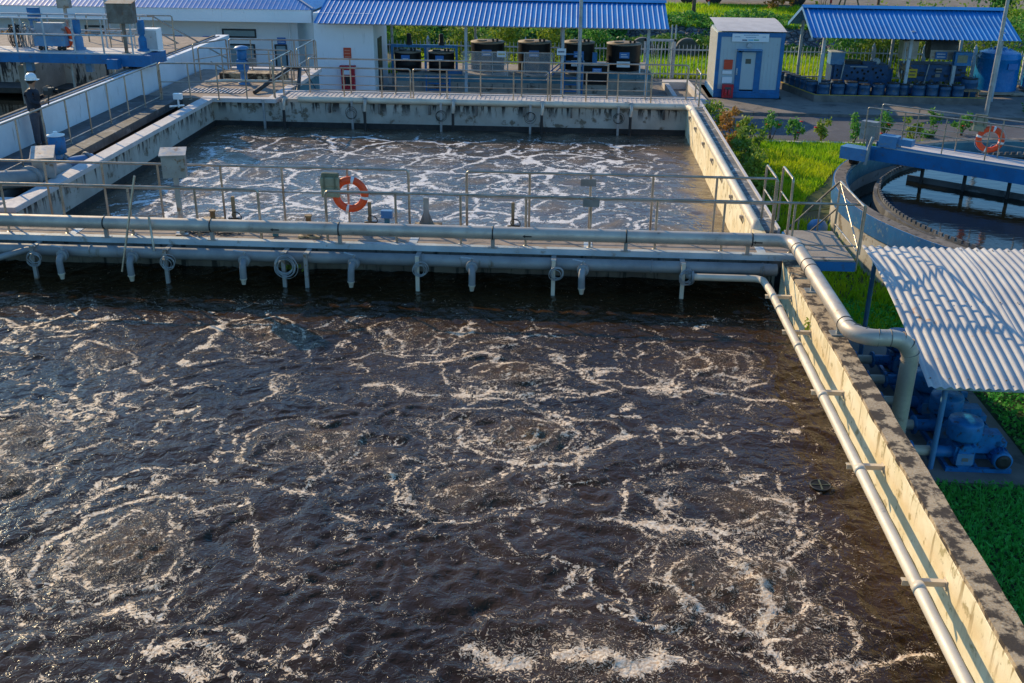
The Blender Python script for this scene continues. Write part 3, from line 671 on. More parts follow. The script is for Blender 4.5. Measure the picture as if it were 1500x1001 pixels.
railing('short steel side rails where the landing opens to the steps', [(4.33, 19.5, 0), (4.33, 20.5, 0)], ev(2), 1.12, (.62,), group='railings around the landing')
railing('short railing of one bay beside the far tank corner', [(4.02, 19.5, 0), (4.02, 20.6, 0)], ev(2), 1.12, (.62,), group='railings around the landing')
T = thing('railing', (5.32, 18.05, 0), 'cross braced steel railing at the outer corner of the landing', 'railing', 'railings around the landing')
for q in ((5.32, 18.08), (5.32, 19.85)): MB().tube([(q[0], q[1], -.2), (q[0], q[1], 1.0)], .022, 8).build('post', 'steel', T)
MB().tube([(5.32, 18.08, 1.0), (5.32, 19.85, 1.0)], .024, 8).build('top_rail', 'steel', T)
MB().tube([(5.32, 18.08, .15), (5.32, 19.85, .15)], .016, 8).build('lower_rail', 'steel', T)
MB().tube([(5.32, 18.08, .2), (5.32, 19.85, .98)], .016, 8).build('brace', 'steel', T)
T = thing('stair_railing', (5.3, 20, -2), 'sloping steel handrail going down from the landing to the path', 'railing', 'railings around the landing')
for dx in (0,):
    MB().tube([(5.32, 19.9, 1.0), (4.85, 21.9, -.6), (4.8, 22.2, -1.2)], .022, 8).build('top_rail', 'steel', T)
    MB().tube([(5.32, 19.9, .45), (4.85, 21.9, -1.15)], .016, 8).build('mid_rail', 'steel', T)
    for f in (.33, .75): 
        q = Vector((5.32, 19.9, 1.0)).lerp(Vector((4.85, 21.9, -.6)), f); MB().tube([q, (q.x, q.y, q.z - 1.3)], .018, 8).build('post', 'steel', T)
T = thing('steps', (4.8, 21, -2.5), 'concrete steps descending behind the landing', 'steps')
p = MB()
for i in range(9): p.box((4.45, 19.87 + i * .25, -2.5), (5.2, 20.12 + i * .25, -.2 - i * .22))
p.build('treads', 'slab', T)
# chains
def chain(a, b, sag, label):
    a, b = Vector(a), Vector(b); n = 34; p = MB()
    for i in range(n):
        f = (i + .5) / n; c = a.lerp(b, f) + Vector((0, 0, -4 * sag * f * (1 - f))); d = (b - a).normalized()
        p.torus(c, .017, .005, (0, 1, .3) if i % 2 else (0, .3, 1), 8, 4)
    solo('chain', p, 'galv', label, 'chain', 'chains across the railing gaps')
xa, xb = xs_((383, 480), 345, 18.42); chain((xa, 18.42, .72), (xb, 18.42, .72), .16, 'slack chain across the gap in the front walkway railing')
xa, xb = xs_((600, 684), 325, 19.5); chain((xa, 19.5, .95), (xb, 19.5, .95), .3, 'slack chain across the gap in the back walkway railing')

# lifebuoys
def lifebuoy(label, c, nrm, grp='orange lifebuoys'):
    c = Vector(c); T = thing('lifebuoy', c, label, 'lifebuoy', grp); n = Vector(nrm).normalized()
    MB().torus(c, .285, .075, n, 48, 12, flat=.75).build('ring', 'orange', T)
    for k in range(4):
        a = pi / 4 + k * pi / 2 + .2; MB().torus(c, .285, .078, n, 5, 12, a - .09, a + .09, .76).build('white_band', 'reflect', T)
    rp = MB(); u = n.orthogonal().normalized(); w = n.cross(u)
    for k in range(4):
        a0 = pi / 4 + .2 + k * pi / 2; pts = []
        for i in range(9):
            f = i / 8; a = a0 + f * pi / 2; rr = .365 + .03 * sin(pi * f) ; pts.append(c + (u * cos(a) + w * sin(a)) * (rr if k % 2 else rr - .24 * sin(pi * f)))
        rp.tube(pts, .006, 5)
    rp.build('grab_line', 'lip', T); return T
def satchel(label, c, s=1, rz=0):
    c = Vector(c); T = thing('canvas_bag', c, label, 'bag', 'canvas bags hung beside lifebuoys'); R_ = Matrix.Rotation(rz, 3, 'Z')
    def bx(a, b, nm, m):
        p = MB().box(a, b); p.v = [tuple(c + R_ @ (Vector(v) * s)) for v in p.v]; o = p.build(nm, m, T)
        bv = o.modifiers.new('b', 'BEVEL'); bv.width = .02; bv.segments = 2
    bx((-.18, -.07, -.28), (.18, .05, .1), 'pouch', 'khaki'); bx((-.19, -.085, -.06), (.19, -.03, .12), 'flap', 'khaki')
    bx((-.15, -.10, -.26), (.15, -.07, -.1), 'pocket', 'khaki'); bx((-.17, -.05, .1), (.17, .04, .2), 'top_strap', 'olive')
    bx((-.12, -.1, -.1), (-.09, -.086, .16), 'buckle_strap', 'olive'); bx((.09, -.1, -.1), (.12, -.086, .16), 'buckle_strap', 'olive')
q = atY(513, 285, 19.40); lifebuoy('orange lifebuoy with white bands hung on the back walkway railing', q, (0, 1, 0))
q = atY(484, 268, 19.36); satchel('khaki canvas bag hung left of the lifebuoy on the walkway railing', q)

# cabinets and fittings on the walkway
def cabinet_on_post(label, base, ztop, size, m='cabinet', rz=0, pw=.045, name='control_cabinet', slope=.06):
    b = Vector(base); T = thing(name, b, label, 'cabinet'); w_, d_, h_ = size; R_ = Matrix.Rotation(rz, 3, 'Z')
    def put(p, nm, mm): p.v = [tuple(b + R_ @ Vector(v)) for v in p.v]; return p.build(nm, mm, T)
    put(MB().box((-pw, -pw, 0), (pw, pw, ztop - b.z - h_)), 'post', m); put(MB().box((-.12, -.12, 0), (.12, .12, .012)), 'foot_plate', m)
    z1 = ztop - b.z; z0 = z1 - h_
    p = MB().add([(-w_ / 2, -d_ / 2, z0), (w_ / 2, -d_ / 2, z0), (w_ / 2, d_ / 2, z0), (-w_ / 2, d_ / 2, z0), (-w_ / 2, -d_ / 2, z1 - slope), (w_ / 2, -d_ / 2, z1 - slope), (w_ / 2, d_ / 2, z1), (-w_ / 2, d_ / 2, z1)],
                 [(3, 2, 1, 0), (4, 5, 6, 7), (0, 1, 5, 4), (1, 2, 6, 5), (2, 3, 7, 6), (3, 0, 4, 7)]); put(p, 'body', m)
    p = MB().add([(-w_ / 2 - .03, -d_ / 2 - .04, z1 - slope - .005), (w_ / 2 + .03, -d_ / 2 - .04, z1 - slope - .005), (w_ / 2 + .03, d_ / 2 + .02, z1 + .015), (-w_ / 2 - .03, d_ / 2 + .02, z1 + .015),
                  (-w_ / 2 - .03, -d_ / 2 - .04, z1 - slope + .015), (w_ / 2 + .03, -d_ / 2 - .04, z1 - slope + .015), (w_ / 2 + .03, d_ / 2 + .02, z1 + .035), (-w_ / 2 - .03, d_ / 2 + .02, z1 + .035)],
                 [(3, 2, 1, 0), (4, 5, 6, 7), (0, 1, 5, 4), (1, 2, 6, 5), (2, 3, 7, 6), (3, 0, 4, 7)]); put(p, 'rain_hood', m)
    put(MB().box((-w_ / 2 + .03, -d_ / 2 - .006, z0 + .03), (w_ / 2 - .03, -d_ / 2, z1 - slope - .03)), 'door', m)
    return T
cabinet_on_post('grey steel control cabinet on a tall post in front of the far tank', (-7.33, 18.6, 0), 1.6, (.42, .3, .48), rz=.25)
cabinet_on_post('squat sloped grey cabinet standing beside the blue valve motor', (at(62, 262, 0).x, at(62, 262, 0).y + .2, -.1), .62, (.45, .55, .6), rz=.35, slope=.14)
# poles leaning over the edge
solo('hook_pole', MB().box((-.018, -.018, -.62), (.018, .018, .62)).v and MB().tube([tuple(atY(197, 258, 18.05)), tuple(atY(179, 398, 17.75))], .022, 8), 'steel', 'long thin pole leaning on the air main at left', 'pole')
solo('hook_pole', MB().tube([tuple(atY(218, 318, 18.1)), tuple(atY(226, 368, 17.92))], .024, 8), 'steel', 'short dark pole hanging over the air main at left', 'pole')
# small stands on deck
def stand(px, py, h, label, kind):
    b = at(px, py, 0); b.y = min(max(b.y, 18.6), 19.5); T = thing('valve_stand', b, label, 'valve stand')
    if kind == 'tri':
        MB().box((b.x - .05, b.y - .05, 0), (b.x + .05, b.y + .05, h)).build('post', 'cabinet', T)
        MB().add([(b.x - .17, b.y - .02, 0), (b.x - .04, b.y - .02, 0), (b.x - .04, b.y - .02, h * .55), (b.x + .17, b.y - .02, 0), (b.x + .04, b.y - .02, 0), (b.x + .04, b.y - .02, h * .55)], [(0, 1, 2), (3, 5, 4)]).build('gusset', 'cabinet', T)
        MB().box((b.x - .24, b.y - .2, 0), (b.x + .3, b.y + .1, .05)).build('base', 'wallcap', T)
    elif kind == 'post':
        MB().box((b.x - .03, b.y - .03, 0), (b.x + .03, b.y + .03, h)).build('post', 'wood', T)
        MB().torus((b.x + .02, b.y - .05, .06), .12, .012, (0, .4, 1), 20, 5).torus((b.x + .05, b.y, .1), .1, .01, (.2, 1, .4), 20, 5).build('cable', 'dark', T)
    elif kind == 'box':
        MB().box((b.x - .11, b.y - .06, h * .5), (b.x + .11, b.y + .06, h)).build('housing', 'bluelight', T)
        MB().box((b.x - .05, b.y - .03, 0), (b.x + .05, b.y + .03, h * .5)).build('stem', 'teal', T)
    else:
        MB().lathe(b, [(.05, 0), (.05, h), (.07, h), (.07, h + .03)], 12).build('stem', 'wood', T)
        MB().box((b.x - .2, b.y - .1, 0), (b.x + .22, b.y + .1, .04)).build('base', 'wallcap', T)
stand(627, 327, .58, 'grey post with triangular gussets on the deck behind the air main', 'tri')
stand(545, 325, .46, 'slim brown post right of the lifebuoy with cable at its foot', 'post')
stand(752, 330, .52, 'slim brown post with a black cable loop near the middle of the deck', 'post')
stand(348, 320, .50, 'slim brown post with cable near the left chain gap', 'post')
stand(570, 325, .30, 'small light blue box on a short stem right of the lifebuoy', 'box')
stand(403, 347, .14, 'small light blue box under the air main at left', 'box')
stand(453, 348, .40, 'brown valve stem poking above the air main', 'stem')
stand(318, 318, .18, 'short rusty valve stem behind the left railing', 'stem')
for (px, py, s_) in ((862, 268, 'upper grey plate fixed to the back walkway railing'), (866, 298, 'lower grey plate fixed to the front walkway railing')):
    Y = 19.46 if py == 268 else 18.38; q = atY(px, py, Y)
    solo('sign_plate', MB().box((q.x - .15, Y - .008, q.z - .07), (q.x + .15, Y + .004, q.z + .07)), 'signgrey', s_, 'sign')
cp = MB()
for k in range(3): cp.tube([(-7.3 + .1 * i, 18.65 + .12 * sin(i * 1.3 + k), .02 + .02 * abs(sin(i * 2 + k))) for i in range(12)], .014, 5)
solo('cable_pile', cp, 'dark', 'tangled black cables at the foot of the control cabinet post', 'cable')
cp = MB()
for k in range(3): cp.tube([(-3.5 + .09 * i, 19.3 + .1 * sin(i * 1.3 + k), .03 + .03 * abs(sin(i * 2 + k))) for i in range(10)], .016, 5)
solo('cable_pile', cp, 'dark', 'tangled black cables lying left of the gusseted post', 'cable')
# little weed on header
c = atY(425, 392, 18.0); P_ = np.array(c) + rng.normal(size=(60, 3)) * np.array([.1, .04, .03])
tag(leaves('weed', P_, .035, 'leafy'), 'small green weed growing under the walkway edge', 'plant')
c = Vector((3.96, atX(1183, 492, 3.98).y, -.32)); P_ = np.array(c) + rng.normal(size=(60, 3)) * np.array([.02, .06, .06])
tag(leaves('weed', P_, .03, 'leafy'), 'tiny yellow green weed on the inner face of the right wall', 'plant')
# round strainer in the water
c = at(1202, 711, WZ + .03)
T = thing('round_strainer', c, 'dark round pipe mouth with a cross bar flush with the near water', 'pipe')
MB().torus(c, .125, .012, (0, 0, 1), 28, 6).build('rim', 'dark', T)
MB().lathe(c + Vector((0, 0, .004)), [(.118, -.002), (.118, 0)], 28).build('mouth', 'black', T)
MB().box((c.x - .008, c.y - .12, c.z + .003), (c.x + .008, c.y + .12, c.z + .014)).box((c.x - .12, c.y - .006, c.z + .003), (c.x + .12, c.y + .006, c.z + .012)).build('cross_bar', 'moss', T)

# ------------------------------------------------------------------ far tank
T = thing('tank_wall', (4.0, 26, -2.5), 'sunlit right side wall of the far tank, cream inside and lichened on top', 'wall')
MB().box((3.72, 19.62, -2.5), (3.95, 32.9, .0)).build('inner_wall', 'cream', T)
MB().box((3.955, 19.9, -2.5), (4.22, 33.2, -.02)).build('outer_wall', 'capdark', T)
MB().box((4.222, 19.9, -2.5), (4.28, 33.2, .02)).build('edge_strip', 'coping', T)
T = thing('air_pipe', (3.8, 26, 0), 'thick pale pipe lying along the right wall of the far tank', 'pipe')
MB().tube(rounded([(-8.6, 32.75, .02), (3.72, 32.75, .02), (3.80, 32.2, .06), (3.80, 19.95, .06), (3.80, 19.8, -.5)], .14), .10, 18).build('pipe_run', 'pipe_cream', T)
for y in (21, 22.6, 24.3, 26.1, 28, 30, 31.6): MB().box((3.64, y - .03, -.11), (3.75, y + .03, -.05)).add([(3.70, y - .012, -.11), (3.722, y - .012, -.24), (3.65, y - .012, -.11), (3.70, y + .012, -.11), (3.722, y + .012, -.24), (3.65, y + .012, -.11)], [(0, 1, 2), (3, 5, 4), (1, 4, 5, 2)]).build('bracket', 'cabinet', T)
for x in (-7.6, -6.0, -4.4, -2.9, -1.4, 0.1, 1.6, 3.0): MB().box((x - .03, 32.62, -.38), (x + .03, 32.79, -.08)).build('bracket', 'underside', T)
T = thing('tank_wall', (-4, 33, -2.5), 'stained grey far wall of the far tank below the grating walkway', 'wall')
MB().box((-11.4, 32.82, -2.5), (3.95, 33.1, -.10)).build('wall_face', 'concwall', T)
MB().box((-11.45, 32.806, -.92), (3.9, 32.819, -.72)).build('wet_band', 'dark', T)
T = thing('tank_wall', (-11.5, 26, -2.5), 'long left side wall of the far tank with pale coping', 'wall')
MB().box((-11.66, 20.0, -2.5), (-11.4, 33.1, -.10)).build('wall_face', 'concwall', T)
MB().box((-11.72, 19.98, -.098), (-11.33, 32.6, .01)).box((-24, 20.36, -.098), (-11.725, 20.75, .01)).build('coping', 'coping', T)
MB().box((-24, 20.5, -2.5), (-11.67, 20.7, -.1)).build('end_wall', 'concwall', T)
MB().box((-11.395, 20, -.92), (-11.38, 32.8, -.72)).build('wet_band', 'dark', T)
# far nozzles & posts
def fnoz():
    T = thing('discharge_nozzle', (0, 0, 0), '', 'nozzle', 'discharge nozzles on the far tank wall')
    MB().tube([(0, 0, 0), (0, -.08, .02), (0, -.14, -.04), (0, -.16, -.12), (-.02, -.16, -.3)], .055, 12).build('elbow', 'steelpipe', T)
    MB().tube([(-.02, -.16, -.28), (-.02, -.16, -.9)], .045, 10).build('drop_pipe', 'dark', T)
    MB().lathe((0, -.02, .01), [(.05, 0), (.1, 0), (.1, .02), (.05, .02)], 14, 'Y').build('flange', 'galv', T)
    MB().tube([(0, 0, .06), (-.1, -.02, .13), (-.2, 0, .12)], .012, 6).build('lever', 'galv', T)
    return T
N1 = fnoz()
for i, px in enumerate((418, 536, 665, 795, 925)):
    o = N1 if i == 0 else copy_tree(N1); q = atY(px, 155, 32.68); o.location = (q.x, 32.68, .02)
    o['label'] = 'small steel nozzle elbow on the far tank wall, %s from left' % ORD[i]
for i, px in enumerate((387, 516, 646, 777, 906)):
    q = atY(px, 165, 32.6); T = thing('guide_post', (q.x, 32.6, -.9), 'thin guide post on the far tank wall, %s from left' % ORD[i], 'post', 'guide posts on the far tank wall')
    MB().box((q.x - .035, 32.56, -.95), (q.x + .035, 32.62, .02)).build('square_tube', 'galv', T)
    if i: coil((q.x, 32.54, -.35), .17, 3).build('cable_loop', 'dark', T)
# grating walkway
T = thing('grating_walkway', (-2, 33.6, -.1), 'pale sunlit grating walkway behind the far tank', 'walkway')
p = MB().box((-9.2, 33.1, -.06), (4.3, 34.2, -.01))
for i in range(90): x = -9.1 + i * .148; p.box((x, 33.12, -.009), (x + .03, 34.18, .006))
p.build('grating', 'grate', T)
MB().box((-9.2, 32.86, -.098), (4.3, 33.09, .0)).build('edge_strip', 'steelpipe', T)
MB().box((-9.3, 34.2, -.35), (4.3, 34.3, .03)).build('edge_beam', 'coping', T)
p = MB()
for x in (-9, -6, -3, 0, 3): p.box((x, 34, -2), (x + .2, 34.2, -.08))
p.build('leg', 'galv', T)
G2 = 'railings along the grating walkway'
rowrail('front railing of the grating walkway, left section', (417, 505, 560, 602), 33.0, 150, .98, (.42, .12) if False else (.45,), group=G2)
rowrail('front railing of the grating walkway, middle section', (606, 655, 752, 802), 33.0, 150, .98, (.45,), group=G2)
rowrail('front railing of the grating walkway, right section', (806, 858, 904, 953), 33.0, 150, .98, (.45,), group=G2)
rowrail('long back railing of the grating walkway', (455, 515, 580, 645, 704, 764, 824, 889, 945, 1005), 34.1, 142, 1.1, (.55, .1), group=G2)
railing('short end railing closing the grating walkway at right', [(4.1, 33.0, 0), (4.1, 34.1, 0)], ev(2), 1.0, (.5,), group=G2)
# ------------------------------------------------------------------ left platform
T = thing('valve_platform', (-11, 35.5, -2), 'concrete valve platform with pale coping at the far left corner of the tank', 'platform')
MB().prism([(-13.7, 32.85), (-9.62, 32.85), (-9.62, 38.7), (-13.7, 38.7)], -2, -.03).build('slab', 'deckc', T)
MB().prism([(-11.72, 32.6), (-9.3, 32.6), (-9.3, 32.9), (-11.72, 32.9)], -.1, .03).prism([(-9.62, 32.9), (-9.3, 32.9), (-9.3, 39.1), (-9.62, 39.1)], -.1, .028).prism([(-12.7, 38.75), (-9.62, 38.75), (-9.62, 39.1), (-12.7, 39.1)], -.1, .03).build('coping', 'coping', T)
MB().box((-9.58, 33.2, -2), (-9.4, 39, -.1)).build('side_face', 'teal', T)
MB().box((-12.3, 36.3, -.03), (-10.0, 37.0, .22)).build('plinth', 'wallcap', T)
T = thing('grating_cover', (-12, 34.2, -.02), 'slotted steel grating set in the left platform floor', 'grating')
p = MB()
for i in range(15): p.box((-12.75 + i * .14, 33.75, -.026), (-12.69 + i * .14, 34.6, -.01))
p.build('bars', 'coping', T); MB().box((-12.8, 33.7, -.029), (-10.7, 34.65, -.027)).build('pit', 'black', T)
T = thing('valve_actuator', (-11.15, 35.3, -.03), 'tall blue motor actuator standing on the left platform', 'actuator')
q = at(358, 122, 0); bx_, by_ = q.x, q.y
T.location = (bx_, by_, -.03)
MB().lathe((bx_, by_, -.03), [(.2, 0), (.2, .06), (.11, .08), (.11, .4), (.16, .42), (.16, .5)], 16).build('pedestal', 'bluelight', T)
MB().box((bx_ - .17, by_ - .15, .47), (bx_ + .17, by_ + .15, .8)).build('gearbox', 'blue', T)
MB().lathe((bx_, by_, .8), [(.14, 0), (.17, .05), (.17, .3), (.13, .34)], 16).build('motor', 'blue', T)
MB().lathe((bx_, by_, 1.14), [(.24, 0), (.26, .03), (.2, .09), (.05, .12)], 18).build('cap', 'bluelight', T)
MB().box((bx_ + .2, by_ - .05, .62), (bx_ + .48, by_ + .02, .85)).build('control_box', 'signgrey', T)
solo('drain_pipe', MB().tube(rounded([(bx_ - 1.2, by_ - .5, .1), (bx_ - .6, by_ - .1, .1), (bx_ + .2, by_ - .12, .1), (bx_ + 2.0, by_ - .15, .1)], .1), .05, 10), 'pipe_cream', 'white pipe elbow lying at the foot of the blue actuator', 'pipe')
hp = MB().tube([(-10.3, 33.7, .03), (-10.0, 34.6, .25), (-9.6, 35.6, .55), (-9.3, 35.9, .5), (-9.15, 35.0, .1), (-9.1, 34.3, -.1)], .07, 8)
solo('hose', hp, 'dark', 'thick black hose bent over the platform coping', 'hose')
T = thing('hose_strut', (-9.2, 34, -.5), 'thin black struts standing over the platform coping', 'strut')
MB().tube([(-9.35, 36.2, .55), (-8.9, 33.4, -.3)], .03, 6).tube([(-9.3, 36.3, .5), (-8.2, 36.0, -1.4)], .015, 6).build('bars', 'dark', T)
G3 = 'railings around the left valve platform'
def rr(label, a, b, n, h=1.08, mids=(.55,), **k): return railing(label, [a, b], ev(n), h, mids, group=G3, **k)
P1 = at(245, 165, 0)
rr('railing across the front of the left platform', (-12.85, 32.3, 0), (-9.35, 32.75, 0), 5, 1.12)
rr('railing along the back coping of the left platform', (-12.6, 38.6, 0), (-9.4, 38.8, 0), 5)
rr('railing above the right coping of the left platform', (-9.45, 33.0, 0), (-9.45, 35.3, 0), 3, 1.15)
rr('railing over the right rear corner of the left platform', (-9.45, 36.2, 0), (-9.45, 38.7, 0), 3, 1.1)
rr('middle railing spanning the left platform behind the actuator', (-12.9, 36.1, 0), (-9.5, 35.8, 0), 5, 1.1)
rr('short railing at the left rear of the platform', (-13.4, 37.0, 0), (-12.7, 38.6, 0), 2)
# ------------------------------------------------------------------ left walkway, channel, white wall
T = thing('side_walkway', (-13, 27, -.3), 'concrete side walkway, shade put into its colour, where the cameraman stands', 'walkway')
MB().prism([(-13.82, 20.8), (-12.22, 20.8), (-12.42, 33.0), (-13.82, 33.0)], -.22, -.0).build('slab', 'slab', T)
MB().prism([(-13.6, 20.8), (-12.45, 20.8), (-12.6, 32.8), (-13.6, 32.8)], -2.4, -.23).build('support', 'black', T)  # black here stands in for the shade below the slab edge
railing('long sloping-in-view railing beside the cameraman', [(-12.9, 20.9, 0), (-12.88, 32.25, 0)], ev(10), 1.13, (.1,), group='railings of the side walkway', round_ends=False)
T = thing('parapet_wall', (-14, 28, -1), 'white painted parapet wall left of the side walkway', 'wall')
MB().box((-14.35, 20.4, -2.2), (-13.83, 42.5, .76)).build('wall', 'whitewall', T)
MB().box((-14.3, 20.4, .761), (-14.22, 42, .80)).box((-14.1, 20.4, .761), (-14.05, 42, .785)).build('wheel_track', 'underside', T)
# elbow pipes & valve near the left
q = at(30, 300, 0)
T = thing('pipe_elbow', (-12.4, 21, -.3), 'fat grey pipe elbow rising beside the side walkway', 'pipe')
MB().tube(rounded([(-12.6, 20.95, -1.0), (-12.6, 20.95, .28), (-12.0, 21.9, .12), (-11.9, 23.5, -.1)], .32, 8), .2, 20).build('pipe_run', 'pipe_grey', T)
MB().lathe((-12.0, 22.0, .1), [(.2, -.03), (.28, -.03), (.28, .03), (.2, .03)], 20, 'Y').build('flange', 'pipe_grey', T)
q = at(87, 232, 0)
T = thing('valve_motor', (q.x, q.y, -.1), 'blue cylindrical valve motor beside the squat cabinet', 'valve')
x, y = q.x, q.y
MB().lathe((x, y, -.1), [(.1, 0), (.12, .2), (.12, .22)], 16).build('stem_housing', 'bluelight', T)
MB().lathe((x, y, .1), [(.12, 0), (.2, .04), (.2, .38), (.17, .44), (.17, .46)], 20).build('motor_body', 'blue', T)
MB().lathe((x, y, .56), [(.21, 0), (.21, .02), (.05, .05), (.05, .1)], 20).build('top_cap', 'helmet', T)
T = thing('pipe_valve', (x, y, -.3), 'grey flanged valve body in the channel under the blue motor', 'valve')
MB().tube([(x - .35, y - .6, -.15), (x + .5, y + .7, -.2)], .17, 16).build('body', 'bluelight', T)
for f in (.15, .5, .9): 
    c = Vector((x - .35, y - .6, -.15)).lerp(Vector((x + .5, y + .7, -.2)), f); MB().torus(c, .2, .04, (.85, 1.3, 0), 20, 8).build('flange', 'pipe_grey', T)
solo('floodlight', MB().box((-12.0, 31.0, .25), (-11.75, 31.15, .42)).box((-11.9, 31.05, .0), (-11.86, 31.1, .27)).tube([(-12.1, 30.9, .05), (-11.8, 31.3, .02)], .03, 6), 'helmet', 'small white lamp head on the channel edge', 'lamp')

# ------------------------------------------------------------------ settling tank at left with travelling bridge
T = thing('settling_tank', (-20, 30, -2), 'grey walled settling tank beyond the white parapet', 'tank')
MB().box((-40, 36.4, -2), (-14.36, 36.9, .74)).build('back_wall', 'concwall', T)
MB().box((-40, 36.9, .5), (-14.36, 42, .72)).build('back_slab', 'deckc', T)
MB().box((-40, 35.2, -.42), (-14.5, 36.38, -.25)).build('launder', 'turq', T)
MB().box((-18.3, 34.0, -2), (-17.9, 36.4, .70)).build('corner_wall', 'conc', T)
structure('water_settling', MB().box((-40, 10, -2), (-14.36, 36.4, -.55)), 'calm')
BY0, BY1 = 33.2, 34.5
T = thing('travelling_bridge', (-18, 33.8, .8), 'blue travelling bridge with railings spanning the settling tank', 'bridge')
MB().box((-34, BY0, .93), (-13.6, BY0 + .12, 1.22)).box((-34, BY1 - .12, .93), (-13.6, BY1, 1.22)).build('beam', 'blue', T)
MB().box((-34, BY0 + .0, 1.221), (-13.7, BY1, 1.26)).build('deck', 'coping', T)
MB().box((-14.4, BY0 - .02, .86), (-13.45, BY1 + .1, 1.21)).build('end_carriage', 'blue', T)
MB().box((-14.75, BY0 - .35, .82), (-14.4, BY0 - .03, 1.12)).build('drive_box', 'blue', T)
for yy_ in (BY0 + .2, BY1 - .2): MB().lathe((-14.2, yy_, .86), [(.02, -.05), (.09, -.05), (.09, .05), (.02, .05)], 16, 'X').build('wheel', 'dark', T)
for x in (-19.5, -18, -16.4, -15): MB().box((x, 33.8, -.6), (x + .07, 33.87, .92)).build('scraper_leg', 'galv', T)
for x in (-19.3, -17.8, -15.8): MB().box((x, 33.6, .6), (x + .2, 33.8, .92)).build('scraper_box', 'bluelight', T)
for nm, Y, z0 in (('front', BY0 + .05, 1.26), ('back', BY1 - .05, 1.26)):
    p = MB(); 
    for h in (.55, 1.05): p.tube([(-34, Y, z0 + h), (-13.9, Y, z0 + h)], .028, 8)
    p.build('handrail', 'lip', T)
    for i in range(9): MB().tube([(-14.0 - i * .95 - (.4 if nm == 'back' else 0), Y, z0), (-14.0 - i * .95 - (.4 if nm == 'back' else 0), Y, z0 + 1.05)], .03, 8).build('post', 'lip', T)
q = atY(190, 80, 33.6); cabinet_on_post('weathered rusty cabinet on a pole at the end of the blue bridge', (q.x, 33.4, 1.26), 2.85, (.8, .4, .66), 'rust', .05)
q = atY(96, 60, 34.3); cabinet_on_post('grey cabinet high on a pole behind the blue bridge', (q.x, 34.6, 1.2), 3.0, (.4, .25, .5), 'cabinet', .1)
def solar(px, pyt, pyb, Y):
    a, b = atY(px, pyt, Y), atY(px, pyb, Y); T = thing('display_board', (a.x, Y, 1.2), 'tall blue panel box standing behind the blue bridge', 'panel')
    MB().box((a.x - .2, Y - .06, b.z), (a.x + .2, Y + .06, a.z)).build('panel', 'blue', T)
    MB().box((a.x - .18, Y - .03, 1.2), (a.x - .1, Y + .03, b.z)).box((a.x + .1, Y - .03, 1.2), (a.x + .18, Y + .03, b.z)).build('leg', 'bluelight', T)
solar(48, 11, 30, 34.7)
q = atY(78, 66, 33.8)
T = thing('desk_console', (q.x, 33.8, 1.26), 'blue console with sloped grey screen on castors on the bridge', 'console')
MB().box((q.x - .52, 33.6, 1.40), (q.x + .52, 34.1, 1.72)).build('tub', 'bluelight', T)
MB().add([(q.x - .52, 33.6, 1.73), (q.x + .52, 33.6, 1.73), (q.x + .38, 33.85, 2.1), (q.x - .5, 33.85, 2.1), (q.x + .52, 34.1, 1.73), (q.x - .52, 34.1, 1.73), (q.x + .38, 34.1, 2.1), (q.x - .5, 34.1, 2.1)], [(0, 1, 2, 3), (1, 4, 6, 2), (3, 2, 6, 7), (0, 3, 7, 5), (5, 7, 6, 4)]).build('hood', 'cabinet', T)
for dx in (-.38, -.22, .25, .4): MB().lathe((q.x + dx, 33.7, 1.33), [(.02, -.03), (.07, -.03), (.07, .03), (.02, .03)], 12, 'Y').build('castor', 'dark', T)
q = atY(97, 52, 34.35); lifebuoy('orange lifebuoy hung on the blue bridge behind the console', (q.x + .12, 34.0, q.z + .0), (.5, 1, 0))
for i, (px, lb) in enumerate(((22, 'bundle of grey cables hung on the bridge railing, left one'), (41, 'bundle of grey cables hung on the bridge railing, right one'))):
    q = atY(px, 55, 34.3); p = MB()
    for k in range(12): p.torus((q.x + random.uniform(-.12, .12), 34.3 + .01 * k, q.z + random.uniform(-.08, .08)), random.uniform(.2, .3), .012, (random.uniform(-1, 1), 1, 0), 14, 5)
    p.v = [(q.x + (v[0] - q.x) * .75, v[1], q.z + (v[2] - q.z) * 1.45) for v in p.v]
    solo('cable_bundle', p, 'galv' if i else 'dark', lb, 'cable', 'cable bundles on the bridge')
for i, (px, py, lb) in enumerate(((118, 62, 'blue pump motor on the bridge right of the lifebuoy'), (211, 62, 'blue gear motor at the right end of the blue bridge'))):
    b = atY(px, 78, 34.0); T = thing('pump_motor', (b.x, 34.0, 1.26), lb, 'pump', 'pumps on the blue bridge')
    MB().lathe((b.x, 34, 1.26), [(.2, 0), (.2, .06), (.14, .08), (.14, .38), (.07, .5)], 16).build('casing', 'bluelight' if i == 0 else 'blue', T)
    MB().lathe((b.x, 34, 1.75), [(.08, 0), (.12, .05), (.12, .42), (.09, .48)], 14).build('motor', 'blue', T)
    MB().tube([(b.x - .15, 34, 1.9), (b.x - .5, 34, 1.9), (b.x - .5, 34, 1.5)], .04, 8).build('outlet', 'coping', T)
T = thing('service_locker', (-15, 34.2, 1.26), 'light grey locker standing at the right end of the bridge', 'cabinet'); q = atY(223, 68, 34.1)
MB().box((q.x - .25, 34.0, 1.262), (q.x + .25, 34.4, 1.95)).build('body', 'white', T); MB().box((q.x - .22, 33.99, 1.3), (q.x + .22, 33.999, 1.9)).build('door', 'lip', T)
T = thing('stair_railing', (-15, 40, .7), 'steel railing with a long sloping handrail behind the bridge', 'railing')
z0 = .72
